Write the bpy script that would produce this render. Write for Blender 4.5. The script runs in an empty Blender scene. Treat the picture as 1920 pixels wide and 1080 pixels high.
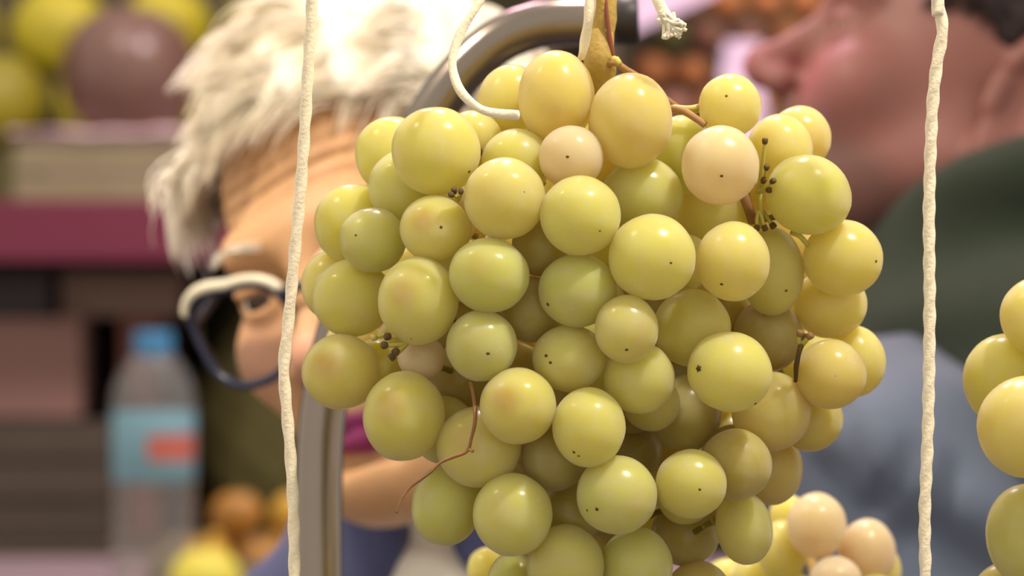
import bpy, bmesh, math, random
import numpy as np
from mathutils import Vector, Matrix, Euler, noise

random.seed(7)
rng = np.random.default_rng(7)
SC = bpy.context.scene
COL = SC.collection

# ------------------------------------------------------------------ camera
F = 6000.0                       # focal length in pixels of the 1920 x 1080 frame
CAM_Z = 1.5
cam_data = bpy.data.cameras.new('camera')
cam_data.sensor_width = 36.0
cam_data.lens = 36.0 * F / 1920.0
cam_data.clip_start = 0.05
cam_data.dof.use_dof = True
cam_data.dof.focus_distance = 0.945
cam_data.dof.aperture_fstop = 11.5
cam = bpy.data.objects.new('camera', cam_data)
cam.location = (0, 0, CAM_Z)
cam.rotation_euler = (math.pi / 2, 0, 0)
COL.objects.link(cam)
SC.camera = cam

# ------------------------------------------------------------------ light
world = bpy.data.worlds.new('market_hall')
SC.world = world
world.use_nodes = True
bgn = world.node_tree.nodes['Background']
bgn.inputs[0].default_value = (1.0, 0.92, 0.80, 1)
bgn.inputs[1].default_value = 0.92


def lamp(name, loc, target, size, power, colour, spread=180):
    d = bpy.data.lights.new(name, 'AREA')
    d.shape = 'DISK'
    d.size = size
    d.energy = power
    d.spread = math.radians(spread)      # shaded fitting
    d.color = colour
    o = bpy.data.objects.new(name, d)
    o.location = loc
    o.rotation_euler = (Vector(target) - Vector(loc)).to_track_quat('-Z', 'Y').to_euler()
    COL.objects.link(o)
    return o


lamp('stall_lamp', (0.46, 0.66, 2.50), (0.02, 0.98, 1.5), 0.06, 1.7, (1.0, 0.91, 0.78), 62)
lamp('stall_lamp', (0.06, 1.55, 2.45), (0.02, 1.05, 1.5), 0.06, 0.9, (1.0, 0.84, 0.84), 62)
lamp('stall_lamp', (-0.85, 0.95, 2.60), (-0.25, 1.5, 1.55), 0.22, 2.7, (1.0, 0.87, 0.70), 62)
lamp('aisle_lamp', (-0.70, 3.45, 3.5), (-0.55, 4.6, 1.5), 0.4, 6.5, (1.0, 0.80, 0.76), 110)
lamp('aisle_lamp', (0.55, 3.4, 3.5), (0.35, 4.7, 1.7), 0.4, 22, (1.0, 0.80, 0.80), 110)
lamp('aisle_lamp', (-0.25, 2.35, 2.7), (0.2, 1.8, 1.6), 0.3, 3.2, (1.0, 0.58, 0.76), 110)

vs = SC.view_settings
vs.view_transform = 'Standard'
vs.look = 'None'
vs.gamma = 1.0
vs.use_curve_mapping = False
vs.exposure = 0.0


# ------------------------------------------------------------------ helpers
def at(px, py, depth):
    """point of the place that lies at a pixel of the photograph, at a distance"""
    return Vector(((px - 960) / F * depth, depth, CAM_Z - (py - 540) / F * depth))


def srgb(r, g, b):
    f = lambda c: (c / 255 / 12.92) if c / 255 <= 0.04045 else ((c / 255 + 0.055) / 1.055) ** 2.4
    return (f(r), f(g), f(b))


MATS = {}


def mat(name, colour, rough=0.6, var=0.12, scale=30.0, bump=0.0, bscale=200.0, sss=0.0, metal=0.0,
        trans=0.0, ior=1.45, sheen=0.0, spec=0.5, sssr=(1, .4, .2), sscale=0.005, wave=None):
    m = bpy.data.materials.new(name)
    m.use_nodes = True
    nt = m.node_tree
    b = nt.nodes['Principled BSDF']
    tc = nt.nodes.new('ShaderNodeTexCoord')
    nz = nt.nodes.new('ShaderNodeTexNoise')
    nz.inputs['Scale'].default_value = scale
    nz.inputs['Detail'].default_value = 4
    nt.links.new(tc.outputs['Object'], nz.inputs['Vector'])
    mx = nt.nodes.new('ShaderNodeMix')
    mx.data_type = 'RGBA'
    c = np.array(colour)
    mx.inputs[6].default_value = (*np.clip(c * (1 - var), 0, 1), 1)
    mx.inputs[7].default_value = (*np.clip(c * (1 + var), 0, 1), 1)
    nt.links.new(nz.outputs['Fac'], mx.inputs[0])
    nt.links.new(mx.outputs[2], b.inputs['Base Color'])
    b.inputs['Roughness'].default_value = rough
    b.inputs['Metallic'].default_value = metal
    b.inputs['IOR'].default_value = ior
    b.inputs['Specular IOR Level'].default_value = spec
    b.inputs['Transmission Weight'].default_value = trans
    b.inputs['Sheen Weight'].default_value = sheen
    if sss:
        b.inputs['Subsurface Weight'].default_value = sss
        b.inputs['Subsurface Radius'].default_value = sssr
        b.inputs['Subsurface Scale'].default_value = sscale
    if bump:
        n2 = nt.nodes.new('ShaderNodeTexNoise')
        n2.inputs['Scale'].default_value = bscale
        n2.inputs['Detail'].default_value = 3
        nt.links.new(tc.outputs['Object'], n2.inputs['Vector'])
        bp = nt.nodes.new('ShaderNodeBump')
        bp.inputs['Strength'].default_value = bump
        bp.inputs['Distance'].default_value = 0.002
        nt.links.new(n2.outputs['Fac'], bp.inputs['Height'])
        nt.links.new(bp.outputs[0], b.inputs['Normal'])
    MATS[name] = m
    return m


def tag(o, label=None, cat=None, group=None, kind=None):
    if label: o['label'] = label
    if cat: o['category'] = cat
    if group: o['group'] = group
    if kind: o['kind'] = kind
    return o


def link(name, me, m=None, parent=None):
    o = bpy.data.objects.new(name, me)
    COL.objects.link(o)
    if m is not None and me is not None:
        ms = m if isinstance(m, (list, tuple)) else [m]
        if len(me.materials) == 0:
            for q in ms: me.materials.append(q)
    if parent is not None:
        o.parent = parent
    return o


def empty(name, loc=(0, 0, 0), rot=(0, 0, 0)):
    o = bpy.data.objects.new(name, None)
    o.empty_display_size = 0.05
    o.location = loc
    o.rotation_euler = rot
    COL.objects.link(o)
    return o


def mesh(name, verts, faces, smooth=True):
    me = bpy.data.meshes.new(name)
    me.from_pydata([tuple(v) for v in verts], [], [tuple(f) for f in faces])
    me.update()
    if smooth:
        me.polygons.foreach_set('use_smooth', [True] * len(me.polygons))
    return me


def smooth_path(pts, n=10):
    """Catmull-Rom through the points"""
    P = [Vector(p) for p in pts]
    P = [P[0] * 2 - P[1]] + P + [P[-1] * 2 - P[-2]]
    out = []
    for i in range(1, len(P) - 2):
        a, b, c, d = P[i - 1:i + 3]
        for k in range(n):
            t = k / n
            out.append(0.5 * ((2 * b) + (c - a) * t + (2 * a - 5 * b + 4 * c - d) * t * t + (3 * b - a - 3 * c + d) * t ** 3))
    out.append(P[-2].copy())
    return out


def resample(path, step):
    out = [path[0]]
    need = step
    for a, b in zip(path[:-1], path[1:]):
        L = (b - a).length
        pos = 0.0
        while L - pos >= need:
            pos += need
            out.append(a.lerp(b, pos / L))
            need = step
        need -= (L - pos)
    if (out[-1] - path[-1]).length > step * 0.2:
        out.append(path[-1])
    return out


def tube_geo(path, rad, seg=10, ply=0, twist=0.0, lump=0.0, seed=0, caps=True):
    """verts and faces of a tube; ply > 0 gives a twisted rope section"""
    n = len(path)
    V, Fc = [], []
    t0 = (path[1] - path[0]).normalized()
    up = Vector((0, 1, 0)) if abs(t0.y) < 0.9 else Vector((1, 0, 0))
    nrm = t0.cross(up).normalized()
    s = 0.0
    for i, p in enumerate(path):
        t = (path[min(i + 1, n - 1)] - path[max(i - 1, 0)]).normalized()
        nrm = (nrm - t * nrm.dot(t)).normalized()
        bi = t.cross(nrm)
        r = rad(i / (n - 1)) if callable(rad) else rad
        if i: s += (p - path[i - 1]).length
        for k in range(seg):
            a = 2 * math.pi * k / seg
            rr = r
            if ply: rr *= 1 + 0.09 * math.cos(ply * (a - twist * s))
            if lump: rr *= 1 + lump * noise.noise(Vector((s * 160 + seed, math.cos(a) * .8, math.sin(a) * .8)))
            V.append(p + (nrm * math.cos(a) + bi * math.sin(a)) * rr)
    for i in range(n - 1):
        for k in range(seg):
            k2 = (k + 1) % seg
            Fc.append((i * seg + k, i * seg + k2, (i + 1) * seg + k2, (i + 1) * seg + k))
    if caps:
        Fc.append(tuple(reversed(range(seg))))
        Fc.append(tuple((n - 1) * seg + k for k in range(seg)))
    return V, Fc


def tube(name, path, rad, m, parent=None, seg=10, **kw):
    V, Fc = tube_geo(path, rad, seg, **kw)
    return link(name, mesh(name, V, Fc), m, parent)


def join_geo(parts):
    V, Fc = [], []
    for v, f in parts:
        o = len(V)
        V += list(v)
        Fc += [tuple(i + o for i in q) for q in f]
    return V, Fc


def box_mesh(name, lo, hi, bevel=0.0, segs=2):
    bm = bmesh.new()
    bmesh.ops.create_cube(bm, size=1.0)
    lo, hi = Vector(lo), Vector(hi)
    for v in bm.verts:
        v.co = Vector(((v.co.x + .5) * (hi.x - lo.x) + lo.x, (v.co.y + .5) * (hi.y - lo.y) + lo.y, (v.co.z + .5) * (hi.z - lo.z) + lo.z))
    if bevel:
        bmesh.ops.bevel(bm, geom=bm.edges[:], offset=bevel, segments=segs, affect='EDGES', profile=0.5)
    me = bpy.data.meshes.new(name)
    bm.to_mesh(me)
    bm.free()
    return me


def box(name, lo, hi, m, parent=None, bevel=0.003):
    return link(name, box_mesh(name, lo, hi, bevel), m, parent)


def lathe_mesh(name, prof, seg=32, ribs=0, ribamp=0.0):
    V, Fc = [], []
    for r, z in prof:
        for k in range(seg):
            a = 2 * math.pi * k / seg
            rr = r * (1 + (ribamp * abs(math.cos(ribs * a / 2)) if ribs else 0))
            V.append((rr * math.cos(a), rr * math.sin(a), z))
    for i in range(len(prof) - 1):
        for k in range(seg):
            k2 = (k + 1) % seg
            Fc.append((i * seg + k, i * seg + k2, (i + 1) * seg + k2, (i + 1) * seg + k))
    Fc.append(tuple(reversed(range(seg))))
    Fc.append(tuple((len(prof) - 1) * seg + k for k in range(seg)))
    return mesh(name, V, Fc)


# ---- distance fields and their surface
def smin(a, b, k):
    h = np.clip(0.5 + 0.5 * (b - a) / k, 0, 1)
    return b + (a - b) * h - k * h * (1 - h)


def smax(a, b, k):
    return -smin(-a, -b, k)


def ell(p, c, r):
    q = [(p[i] - c[i]) / r[i] for i in range(3)]
    k0 = np.sqrt(q[0] ** 2 + q[1] ** 2 + q[2] ** 2)
    return (k0 - 1) * min(r)


def ball(p, c, r):
    return np.sqrt((p[0] - c[0]) ** 2 + (p[1] - c[1]) ** 2 + (p[2] - c[2]) ** 2) - r


def cap(p, a, b, ra, rb=None):
    rb = ra if rb is None else rb
    d = [b[i] - a[i] for i in range(3)]
    L2 = sum(x * x for x in d) + 1e-12
    t = np.clip(sum((p[i] - a[i]) * d[i] for i in range(3)) / L2, 0, 1)
    return np.sqrt(sum((p[i] - a[i] - t * d[i]) ** 2 for i in range(3))) - (ra + (rb - ra) * t)


def ring(p, c, R, r, zs=1.0, ys=1.0):
    q = np.sqrt((p[0] - c[0]) ** 2 + ((p[1] - c[1]) / ys) ** 2) - R
    return np.sqrt(q * q + ((p[2] - c[2]) / zs) ** 2) - r


def local(p, M):
    """coordinates of the grid points in the frame of matrix M (4x4)"""
    I = np.array(M.inverted(), dtype=np.float32)
    return [I[i, 0] * p[0] + I[i, 1] * p[1] + I[i, 2] * p[2] + I[i, 3] for i in range(3)]


def surface(fn, lo, hi, h):
    """naive surface nets: one continuous mesh of the zero level"""
    ax = [np.arange(lo[i], hi[i] + h, h, dtype=np.float32) for i in range(3)]
    p = np.meshgrid(*ax, indexing='ij')
    v = fn(p).astype(np.float32)
    s = v < 0
    n = v.shape
    c = [m - 1 for m in n]
    acc = np.zeros((*c, 3), np.float32)
    cnt = np.zeros(c, np.float32)
    corners = [(i, j, k) for i in (0, 1) for j in (0, 1) for k in (0, 1)]

    def sl(o):
        return tuple(slice(o[i], o[i] + c[i]) for i in range(3))
    for a in corners:
        for d in range(3):
            if a[d] == 1: continue
            b = list(a); b[d] = 1
            va, vb = v[sl(a)], v[sl(b)]
            x = (va < 0) != (vb < 0)
            t = np.where(x, va / np.where(x, va - vb, 1), 0)
            for e in range(3):
                acc[..., e] += x * (a[e] + (t if e == d else 0))
            cnt += x
    m = cnt > 0
    idx = -np.ones(c, np.int64)
    idx[m] = np.arange(m.sum())
    I = np.argwhere(m)
    V = (I + acc[m] / cnt[m][:, None]) * h + np.array([ax[0][0], ax[1][0], ax[2][0]])
    quads = []
    for d in range(3):
        e, f = [(1, 2), (2, 0), (0, 1)][d]
        sa = [slice(1, -1)] * 3; sa[d] = slice(0, -1)
        sb = [slice(1, -1)] * 3; sb[d] = slice(1, None)
        A, B = s[tuple(sa)], s[tuple(sb)]
        w = np.argwhere(A != B)
        if len(w) == 0: continue
        inside = A[tuple(w.T)]
        off = np.ones(3, int); off[d] = 0
        g = w + off

        def cell(de, df):
            q = g.copy(); q[:, e] += de; q[:, f] += df
            return idx[tuple(q.T)]
        q = np.stack([cell(-1, -1), cell(0, -1), cell(0, 0), cell(-1, 0)], 1)
        q[~inside] = q[~inside][:, ::-1]
        quads.append(q)
    Q = np.concatenate(quads)
    Q = Q[(Q >= 0).all(1)]
    return V, Q


def np_mesh(name, V, Q):
    me = bpy.data.meshes.new(name)
    me.vertices.add(len(V))
    me.vertices.foreach_set('co', V.astype(np.float32).ravel())
    me.loops.add(Q.size)
    me.loops.foreach_set('vertex_index', Q.astype(np.int32).ravel())
    me.polygons.add(len(Q))
    me.polygons.foreach_set('loop_start', np.arange(0, Q.size, 4, dtype=np.int32))
    me.polygons.foreach_set('loop_total', np.full(len(Q), 4, np.int32))
    me.polygons.foreach_set('use_smooth', np.ones(len(Q), bool))
    me.update(calc_edges=True)
    me.validate()
    return me


# ------------------------------------------------------------------ materials
mat('concrete_floor', srgb(120, 108, 98), .8, .15, 6)
mat('back_wall', srgb(96, 82, 66), .9, .2, 2)
mat('cotton', srgb(238, 224, 194), .95, .06, 300, bump=.25, bscale=900, sheen=.3, sss=.3, sscale=.001, sssr=(1, .9, .7))
mat('chrome', srgb(140, 129, 119), .22, .04, 60, metal=1.0)
mat('black_plastic', srgb(38, 30, 26), .45, .1)
mat('burgundy_paint', srgb(104, 32, 56), .55, .1, 8)
mat('dark_wood', srgb(78, 66, 52), .8, .25, 6)
mat('rack_panel', srgb(92, 84, 62), .9, .25, 4)


def skin(name, base, masks, **kw):
    """skin whose lips (and beard shadow) are told by soft masks stored on the surface"""
    m = mat(name, base, .5, .06, 45, bump=.14, bscale=450, sss=.35, sscale=.004, sssr=(1, .4, .2))
    nt = m.node_tree
    b = nt.nodes['Principled BSDF']
    src = b.inputs['Base Color'].links[0].from_socket
    for attr, colour in masks:
        at_ = nt.nodes.new('ShaderNodeAttribute'); at_.attribute_name = attr
        mx = nt.nodes.new('ShaderNodeMix'); mx.data_type = 'RGBA'
        mx.inputs[7].default_value = (*colour, 1)
        nt.links.new(at_.outputs['Fac'], mx.inputs[0])
        nt.links.new(src, mx.inputs[6])
        src = mx.outputs[2]
    nt.links.new(src, b.inputs['Base Color'])
    return m


skin('skin_woman', srgb(200, 154, 110), [('blush', srgb(222, 164, 140)), ('lips', srgb(150, 52, 108))])
skin('skin_man', srgb(150, 98, 90), [('blush', srgb(172, 98, 104)), ('beard', srgb(104, 74, 66)), ('lips', srgb(160, 90, 82))])
mat('eye_white', srgb(225, 215, 205), .15, .03)
mat('iris', srgb(60, 45, 35), .1, .2, 500)
mat('hair_white', srgb(246, 233, 206), .6, .02, 60, spec=.2, sss=.6, sscale=.012, sssr=(1, .92, .8))
mat('hair_dark', srgb(46, 34, 34), .6, .2, 100, spec=.3)
mat('frame_navy', srgb(32, 37, 62), .25, .1)
mat('frame_cream', srgb(226, 216, 190), .35, .05)
mat('navy_cloth', srgb(70, 74, 112), .85, .14, 50, bump=.3, bscale=500, sheen=.2)
mat('white_cloth', srgb(244, 236, 222), .9, .05, 50, bump=.3, bscale=400)
mat('blue_cloth', srgb(104, 114, 134), .85, .09, 25, bump=.3, bscale=500, sheen=.15)
mat('green_cloth', srgb(40, 50, 35), .95, .16, 40, bump=.5, bscale=500, sheen=.2)
mat('trouser_cloth', srgb(52, 50, 54), .9, .1, 50)
mat('shoe_leather', srgb(40, 32, 28), .5, .1)
mat('lens_glass', (1, 1, 1), .02, 0, trans=1.0, ior=1.06)


def grape_material():
    m = bpy.data.materials.new('grape_skin')
    m.use_nodes = True
    nt = m.node_tree
    N = nt.nodes.new
    b = nt.nodes['Principled BSDF']
    tc = N('ShaderNodeTexCoord')
    oi = N('ShaderNodeObjectInfo')
    # flesh mottle
    addv = N('ShaderNodeVectorMath'); addv.operation = 'ADD'
    rv = N('ShaderNodeVectorMath'); rv.operation = 'SCALE'
    rv.inputs[0].default_value = (37, 19, 53)
    nt.links.new(oi.outputs['Random'], rv.inputs['Scale'])
    nt.links.new(tc.outputs['Object'], addv.inputs[0])
    nt.links.new(rv.outputs[0], addv.inputs[1])
    nz = N('ShaderNodeTexNoise'); nz.inputs['Scale'].default_value = 1.3; nz.inputs['Detail'].default_value = 3
    nt.links.new(addv.outputs[0], nz.inputs['Vector'])
    mr = N('ShaderNodeMapRange'); mr.inputs[1].default_value = .35; mr.inputs[2].default_value = .7
    mr.inputs[3].default_value = 0.0; mr.inputs[4].default_value = .45
    nt.links.new(nz.outputs['Fac'], mr.inputs[0])
    mx = N('ShaderNodeMix'); mx.data_type = 'RGBA'
    mul = N('ShaderNodeMix'); mul.data_type = 'RGBA'; mul.blend_type = 'MULTIPLY'; mul.inputs[0].default_value = 1
    mul.inputs[7].default_value = (.93, .86, .62, 1)
    nt.links.new(oi.outputs['Color'], mul.inputs[6])
    nt.links.new(oi.outputs['Color'], mx.inputs[6])
    nt.links.new(mul.outputs[2], mx.inputs[7])
    nt.links.new(mr.outputs[0], mx.inputs[0])
    # amber stain round the blossom end (local +Z)
    dv = N('ShaderNodeAttribute'); dv.attribute_name = 'pole'
    ms = N('ShaderNodeMapRange'); ms.interpolation_type = 'SMOOTHSTEP'
    ms.inputs[1].default_value = .10; ms.inputs[2].default_value = .62; ms.inputs[3].default_value = .55; ms.inputs[4].default_value = 0
    nt.links.new(dv.outputs['Fac'], ms.inputs[0])
    pk = N('ShaderNodeMath'); pk.operation = 'MULTIPLY'
    nt.links.new(ms.outputs[0], pk.inputs[0])
    nt.links.new(oi.outputs['Alpha'], pk.inputs[1])
    mx2 = N('ShaderNodeMix'); mx2.data_type = 'RGBA'
    mx2.inputs[7].default_value = (*srgb(190, 142, 62), 1)
    nt.links.new(mx.outputs[2], mx2.inputs[6])
    nt.links.new(pk.outputs[0], mx2.inputs[0])
    # waxy bloom in soft patches
    n2 = N('ShaderNodeTexNoise'); n2.inputs['Scale'].default_value = 1.9; n2.inputs['Detail'].default_value = 5
    nt.links.new(addv.outputs[0], n2.inputs['Vector'])
    m2 = N('ShaderNodeMapRange'); m2.inputs[1].default_value = .4; m2.inputs[2].default_value = .7
    m2.inputs[3].default_value = .06; m2.inputs[4].default_value = .34
    nt.links.new(n2.outputs['Fac'], m2.inputs[0])
    mx3 = N('ShaderNodeMix'); mx3.data_type = 'RGBA'
    mx3.inputs[7].default_value = (*srgb(226, 212, 192), 1)
    nt.links.new(mx2.outputs[2], mx3.inputs[6])
    nt.links.new(m2.outputs[0], mx3.inputs[0])
    nt.links.new(mx3.outputs[2], b.inputs['Base Color'])
    mr3 = N('ShaderNodeMapRange'); mr3.inputs[3].default_value = .13; mr3.inputs[4].default_value = .34
    nt.links.new(n2.outputs['Fac'], mr3.inputs[0])
    nt.links.new(mr3.outputs[0], b.inputs['Roughness'])
    b.inputs['Subsurface Weight'].default_value = 1.0
    b.inputs['Subsurface Radius'].default_value = (1.0, .88, .34)
    b.inputs['Subsurface Scale'].default_value = .018
    b.inputs['Specular IOR Level'].default_value = .32
    b.inputs['Sheen Weight'].default_value = .42
    b.inputs['Sheen Roughness'].default_value = .5
    b.inputs['Sheen Tint'].default_value = (1, .86, .86, 1)
    # light that passes through the berry
    tr = N('ShaderNodeBsdfTranslucent')
    nt.links.new(mx2.outputs[2], tr.inputs['Color'])
    ms_ = N('ShaderNodeMixShader'); ms_.inputs[0].default_value = .38
    nt.links.new(b.outputs[0], ms_.inputs[1])
    nt.links.new(tr.outputs[0], ms_.inputs[2])
    nt.links.new(ms_.outputs[0], nt.nodes['Material Output'].inputs['Surface'])
    return m


GRAPE = grape_material()
mat('scar_brown', srgb(74, 58, 30), .8, .2, 400)
mat('stem_green', srgb(176, 146, 72), .6, .22, 90, bump=.3, bscale=500, sss=.2, sscale=.002)
mat('stem_red', srgb(128, 66, 50), .6, .2, 120)
mat('pedicel_green', srgb(190, 176, 84), .6, .2, 300, sss=.2, sscale=.001)
mat('pedicel_dark', srgb(92, 72, 36), .8, .2, 400)
mat('tendril_brown', srgb(136, 96, 58), .85, .45, 250)
mat('twig_dry', srgb(160, 120, 76), .8, .35, 300)


# ------------------------------------------------------------------ the setting
fl = link('floor', mesh('floor', [(-5, -2, 0), (5, -2, 0), (5, 7, 0), (-5, 7, 0)], [(0, 1, 2, 3)], False), MATS['concrete_floor'])
tag(fl, kind='structure')
wb = box('wall_back', (-5, 6.2, 0), (5, 6.35, 3.6), MATS['back_wall'])
tag(wb, kind='structure')


# ------------------------------------------------------------------ grapes
def grape_variant(k, axis):
    """berry whose blossom end lies towards axis"""
    bm = bmesh.new()
    bmesh.ops.create_icosphere(bm, subdivisions=4, radius=1.0)
    soft = []
    for v in bm.verts:
        n = v.co.normalized()
        z = n.dot(axis)
        d = 0.022 * noise.noise(n * 1.6 + Vector((k * 7.1, 3.3, 1.7))) + 0.006 * noise.noise(n * 4 + Vector((k * 3.1, 0, 9)))
        d -= 0.035 * math.exp(-((1 - max(0, z)) / 0.012)) * (0.6 if k % 2 else 0.25)     # the dimple at the blossom end
        d -= 0.05 * math.exp(-((1 + z) / 0.02))                                          # and where the stalk enters
        soft.append((n - (axis + Vector((.12, .0, -.10)))).length)
        v.co = n * (1 + d)
    me = bpy.data.meshes.new('grape')
    bm.to_mesh(me)
    bm.free()
    at_ = me.attributes.new('pole', 'FLOAT', 'POINT')
    at_.data.foreach_set('value', soft)
    me.polygons.foreach_set('use_smooth', [True] * len(me.polygons))
    me.materials.append(GRAPE)
    return me


GAX = []
for k in range(22):
    zz = 1 - 2 * (k + .5) / 22
    aa = k * 2.399963
    GAX.append(Vector((math.sqrt(1 - zz * zz) * math.cos(aa), math.sqrt(1 - zz * zz) * math.sin(aa), zz)))
GV = [grape_variant(k, ax) for k, ax in enumerate(GAX)]

YG = srgb(220, 214, 114)      # yellow green
YE = srgb(225, 215, 120)      # yellow
GR = srgb(213, 212, 120)      # greener
PK = srgb(228, 208, 170)      # blushed
AM = srgb(222, 206, 120)      # amber
BR = srgb(192, 178, 92)      # dull brownish: shade inside the bunch painted into the deep berries' colour

# px, py, half width, half height, layer (0 nearest), colour, tilt, stain
MAIN = [
    (817, 283, 84, 83, .3, YG, 0, .3), (735, 290, 70, 72, 1.4, YG, 0, 0), (760, 352, 70, 72, .9, GR, 0, 0),
    (885, 262, 57, 55, 1.3, YE, 0, 0), (662, 420, 74, 76, 1.1, YG, 0, 0), (699, 450, 63, 61, .6, GR, 0, .2),
    (815, 429, 66, 63, .5, YE, 10, 1), (946, 372, 77, 77, .1, YE, 0, .2), (1088, 404, 76, 75, 0, YG, 0, .2),
    (1071, 295, 61, 60, .7, PK, 0, .1), (968, 305, 66, 64, 1.1, YG, 0, 0), (1043, 182, 72, 88, .8, AM, 0, .5),
    (955, 190, 61, 71, 1.6, YE, 20, 0), (1183, 226, 78, 90, .7, AM, 0, .3), (1204, 365, 77, 70, .9, GR, 0, 0),
    (1223, 482, 82, 81, 0, YG, 0, .2), (1278, 290, 64, 74, 1.5, GR, 0, 0), (1351, 310, 73, 75, .4, PK, 0, .3),
    (1369, 198, 59, 60, .8, YE, 0, .1), (1462, 280, 62, 66, 1.0, YE, 0, 0), (1500, 258, 59, 60, 1.6, AM, 0, .3),
    (1516, 366, 82, 75, .5, YG, 22, .2), (1335, 400, 75, 75, 1.9, YG, 0, 0), (1375, 490, 69, 75, .2, YE, 0, .2),
    (1448, 510, 60, 83, .7, YG, 0, 0), (1581, 484, 75, 72, .5, YE, 0, .2), (1556, 570, 70, 65, 1.1, YE, 0, .2),
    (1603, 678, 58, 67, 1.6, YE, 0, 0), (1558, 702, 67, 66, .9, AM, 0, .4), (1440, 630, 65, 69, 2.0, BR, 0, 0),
    (1298, 615, 73, 73, .5, YG, 0, .2), (1369, 697, 80, 75, .3, YG, 15, .2), (1446, 772, 75, 75, 1.2, AM, 0, .2),
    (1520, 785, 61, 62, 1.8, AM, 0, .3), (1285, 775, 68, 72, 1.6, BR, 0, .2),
    (917, 516, 76, 70, .2, GR, 12, .5), (1083, 545, 74, 69, .2, GR, 0, .2), (1175, 617, 60, 64, .1, YE, 0, .4),
    (903, 648, 67, 67, .2, GR, 0, .3), (1067, 672, 69, 63, .4, YG, 0, .2), (1199, 709, 67, 67, .7, YG, 0, .1),
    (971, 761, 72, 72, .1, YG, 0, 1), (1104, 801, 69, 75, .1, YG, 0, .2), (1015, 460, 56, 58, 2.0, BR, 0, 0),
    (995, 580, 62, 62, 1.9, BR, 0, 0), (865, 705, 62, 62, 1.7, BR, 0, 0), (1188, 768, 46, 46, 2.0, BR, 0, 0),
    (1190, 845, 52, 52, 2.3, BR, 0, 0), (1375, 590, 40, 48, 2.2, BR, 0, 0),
    (625, 535, 61, 66, 1.4, YE, 0, 0), (660, 559, 76, 73, .7, YG, 0, .1), (784, 564, 76, 83, .2, YG, 0, .9),
    (639, 697, 74, 71, .5, YE, 0, 1), (705, 690, 48, 55, 1.5, YG, 0, 0), (790, 670, 45, 43, .7, PK, 0, .4),
    (757, 780, 77, 85, .4, YG, 8, 1), (832, 806, 62, 64, 1.2, YG, 0, .3), (897, 838, 80, 76, .9, YE, 0, .8),
    (838, 946, 67, 78, .9, GR, 12, 0), (885, 925, 50, 55, 1.3, YG, 0, 0), (961, 965, 75, 78, .2, YG, 0, .2),
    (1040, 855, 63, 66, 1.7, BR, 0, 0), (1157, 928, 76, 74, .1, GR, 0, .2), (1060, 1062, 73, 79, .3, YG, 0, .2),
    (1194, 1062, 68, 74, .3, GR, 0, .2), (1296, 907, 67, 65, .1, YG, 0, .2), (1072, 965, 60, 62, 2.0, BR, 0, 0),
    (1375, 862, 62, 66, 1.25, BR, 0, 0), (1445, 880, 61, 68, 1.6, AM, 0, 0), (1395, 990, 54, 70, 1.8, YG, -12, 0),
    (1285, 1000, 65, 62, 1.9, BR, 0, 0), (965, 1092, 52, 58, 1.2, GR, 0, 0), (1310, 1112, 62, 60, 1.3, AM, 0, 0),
    (1128, 1170, 70, 72, .5, YG, 0, 0), (1010, 1182, 68, 70, .8, YG, 0, 0), (1250, 1185, 68, 70, .7, YE, 0, 0),
    (1095, 1295, 66, 70, .8, GR, 0, 0), (1190, 1300, 64, 68, .8, YG, 0, 0), (1140, 1410, 60, 64, .9, YE, 0, 0),
]
DOTS = [(1362, 180), (1064, 294), (1353, 330), (983, 360), (1125, 433), (667, 441), (827, 426), (1258, 493), (1027, 571),
        (771, 635), (915, 663), (1024, 667), (1085, 855), (1101, 957), (1312, 918), (1353, 533), (1417, 757), (1566, 705),
        (1175, 656), (1643, 490), (1474, 545), (1310, 691), (880, 322), (1032, 680), (1119, 955), (1076, 848), (1433, 590)]

CX, CY, AX, AY, THICK, D0 = 1105, 640, 585, 720, 0.070, 1.005
ROOT = at(CX, 60, D0)


def lay_depths(rows, cx, cy, ax_, ay_, thick, d0):
    """depths at which the berries touch without running into each other, front to back"""
    out = []
    for k in sorted(range(len(rows)), key=lambda i: rows[i][4]):
        x, y, rx, ry, lay = rows[k][:5]
        u = ((x - cx) / ax_) ** 2 + ((y - cy) / ay_) ** 2
        d = d0 - thick * math.sqrt(max(0, 1 - u)) + 0.010 * lay
        for _ in range(3):
            r = .5 * (rx + ry) * d / F
            for j, dj, rj in out:
                s = (d + dj) / 2 / F
                q = math.hypot((x - rows[j][0]) * s, (y - rows[j][1]) * s)
                R = .95 * (r + rj)
                if q < R:
                    d = max(d, dj + math.sqrt(R * R - q * q))
        out.append((k, d, .5 * (rx + ry) * d / F))
    return {k: (d, r) for k, d, r in out}


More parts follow.
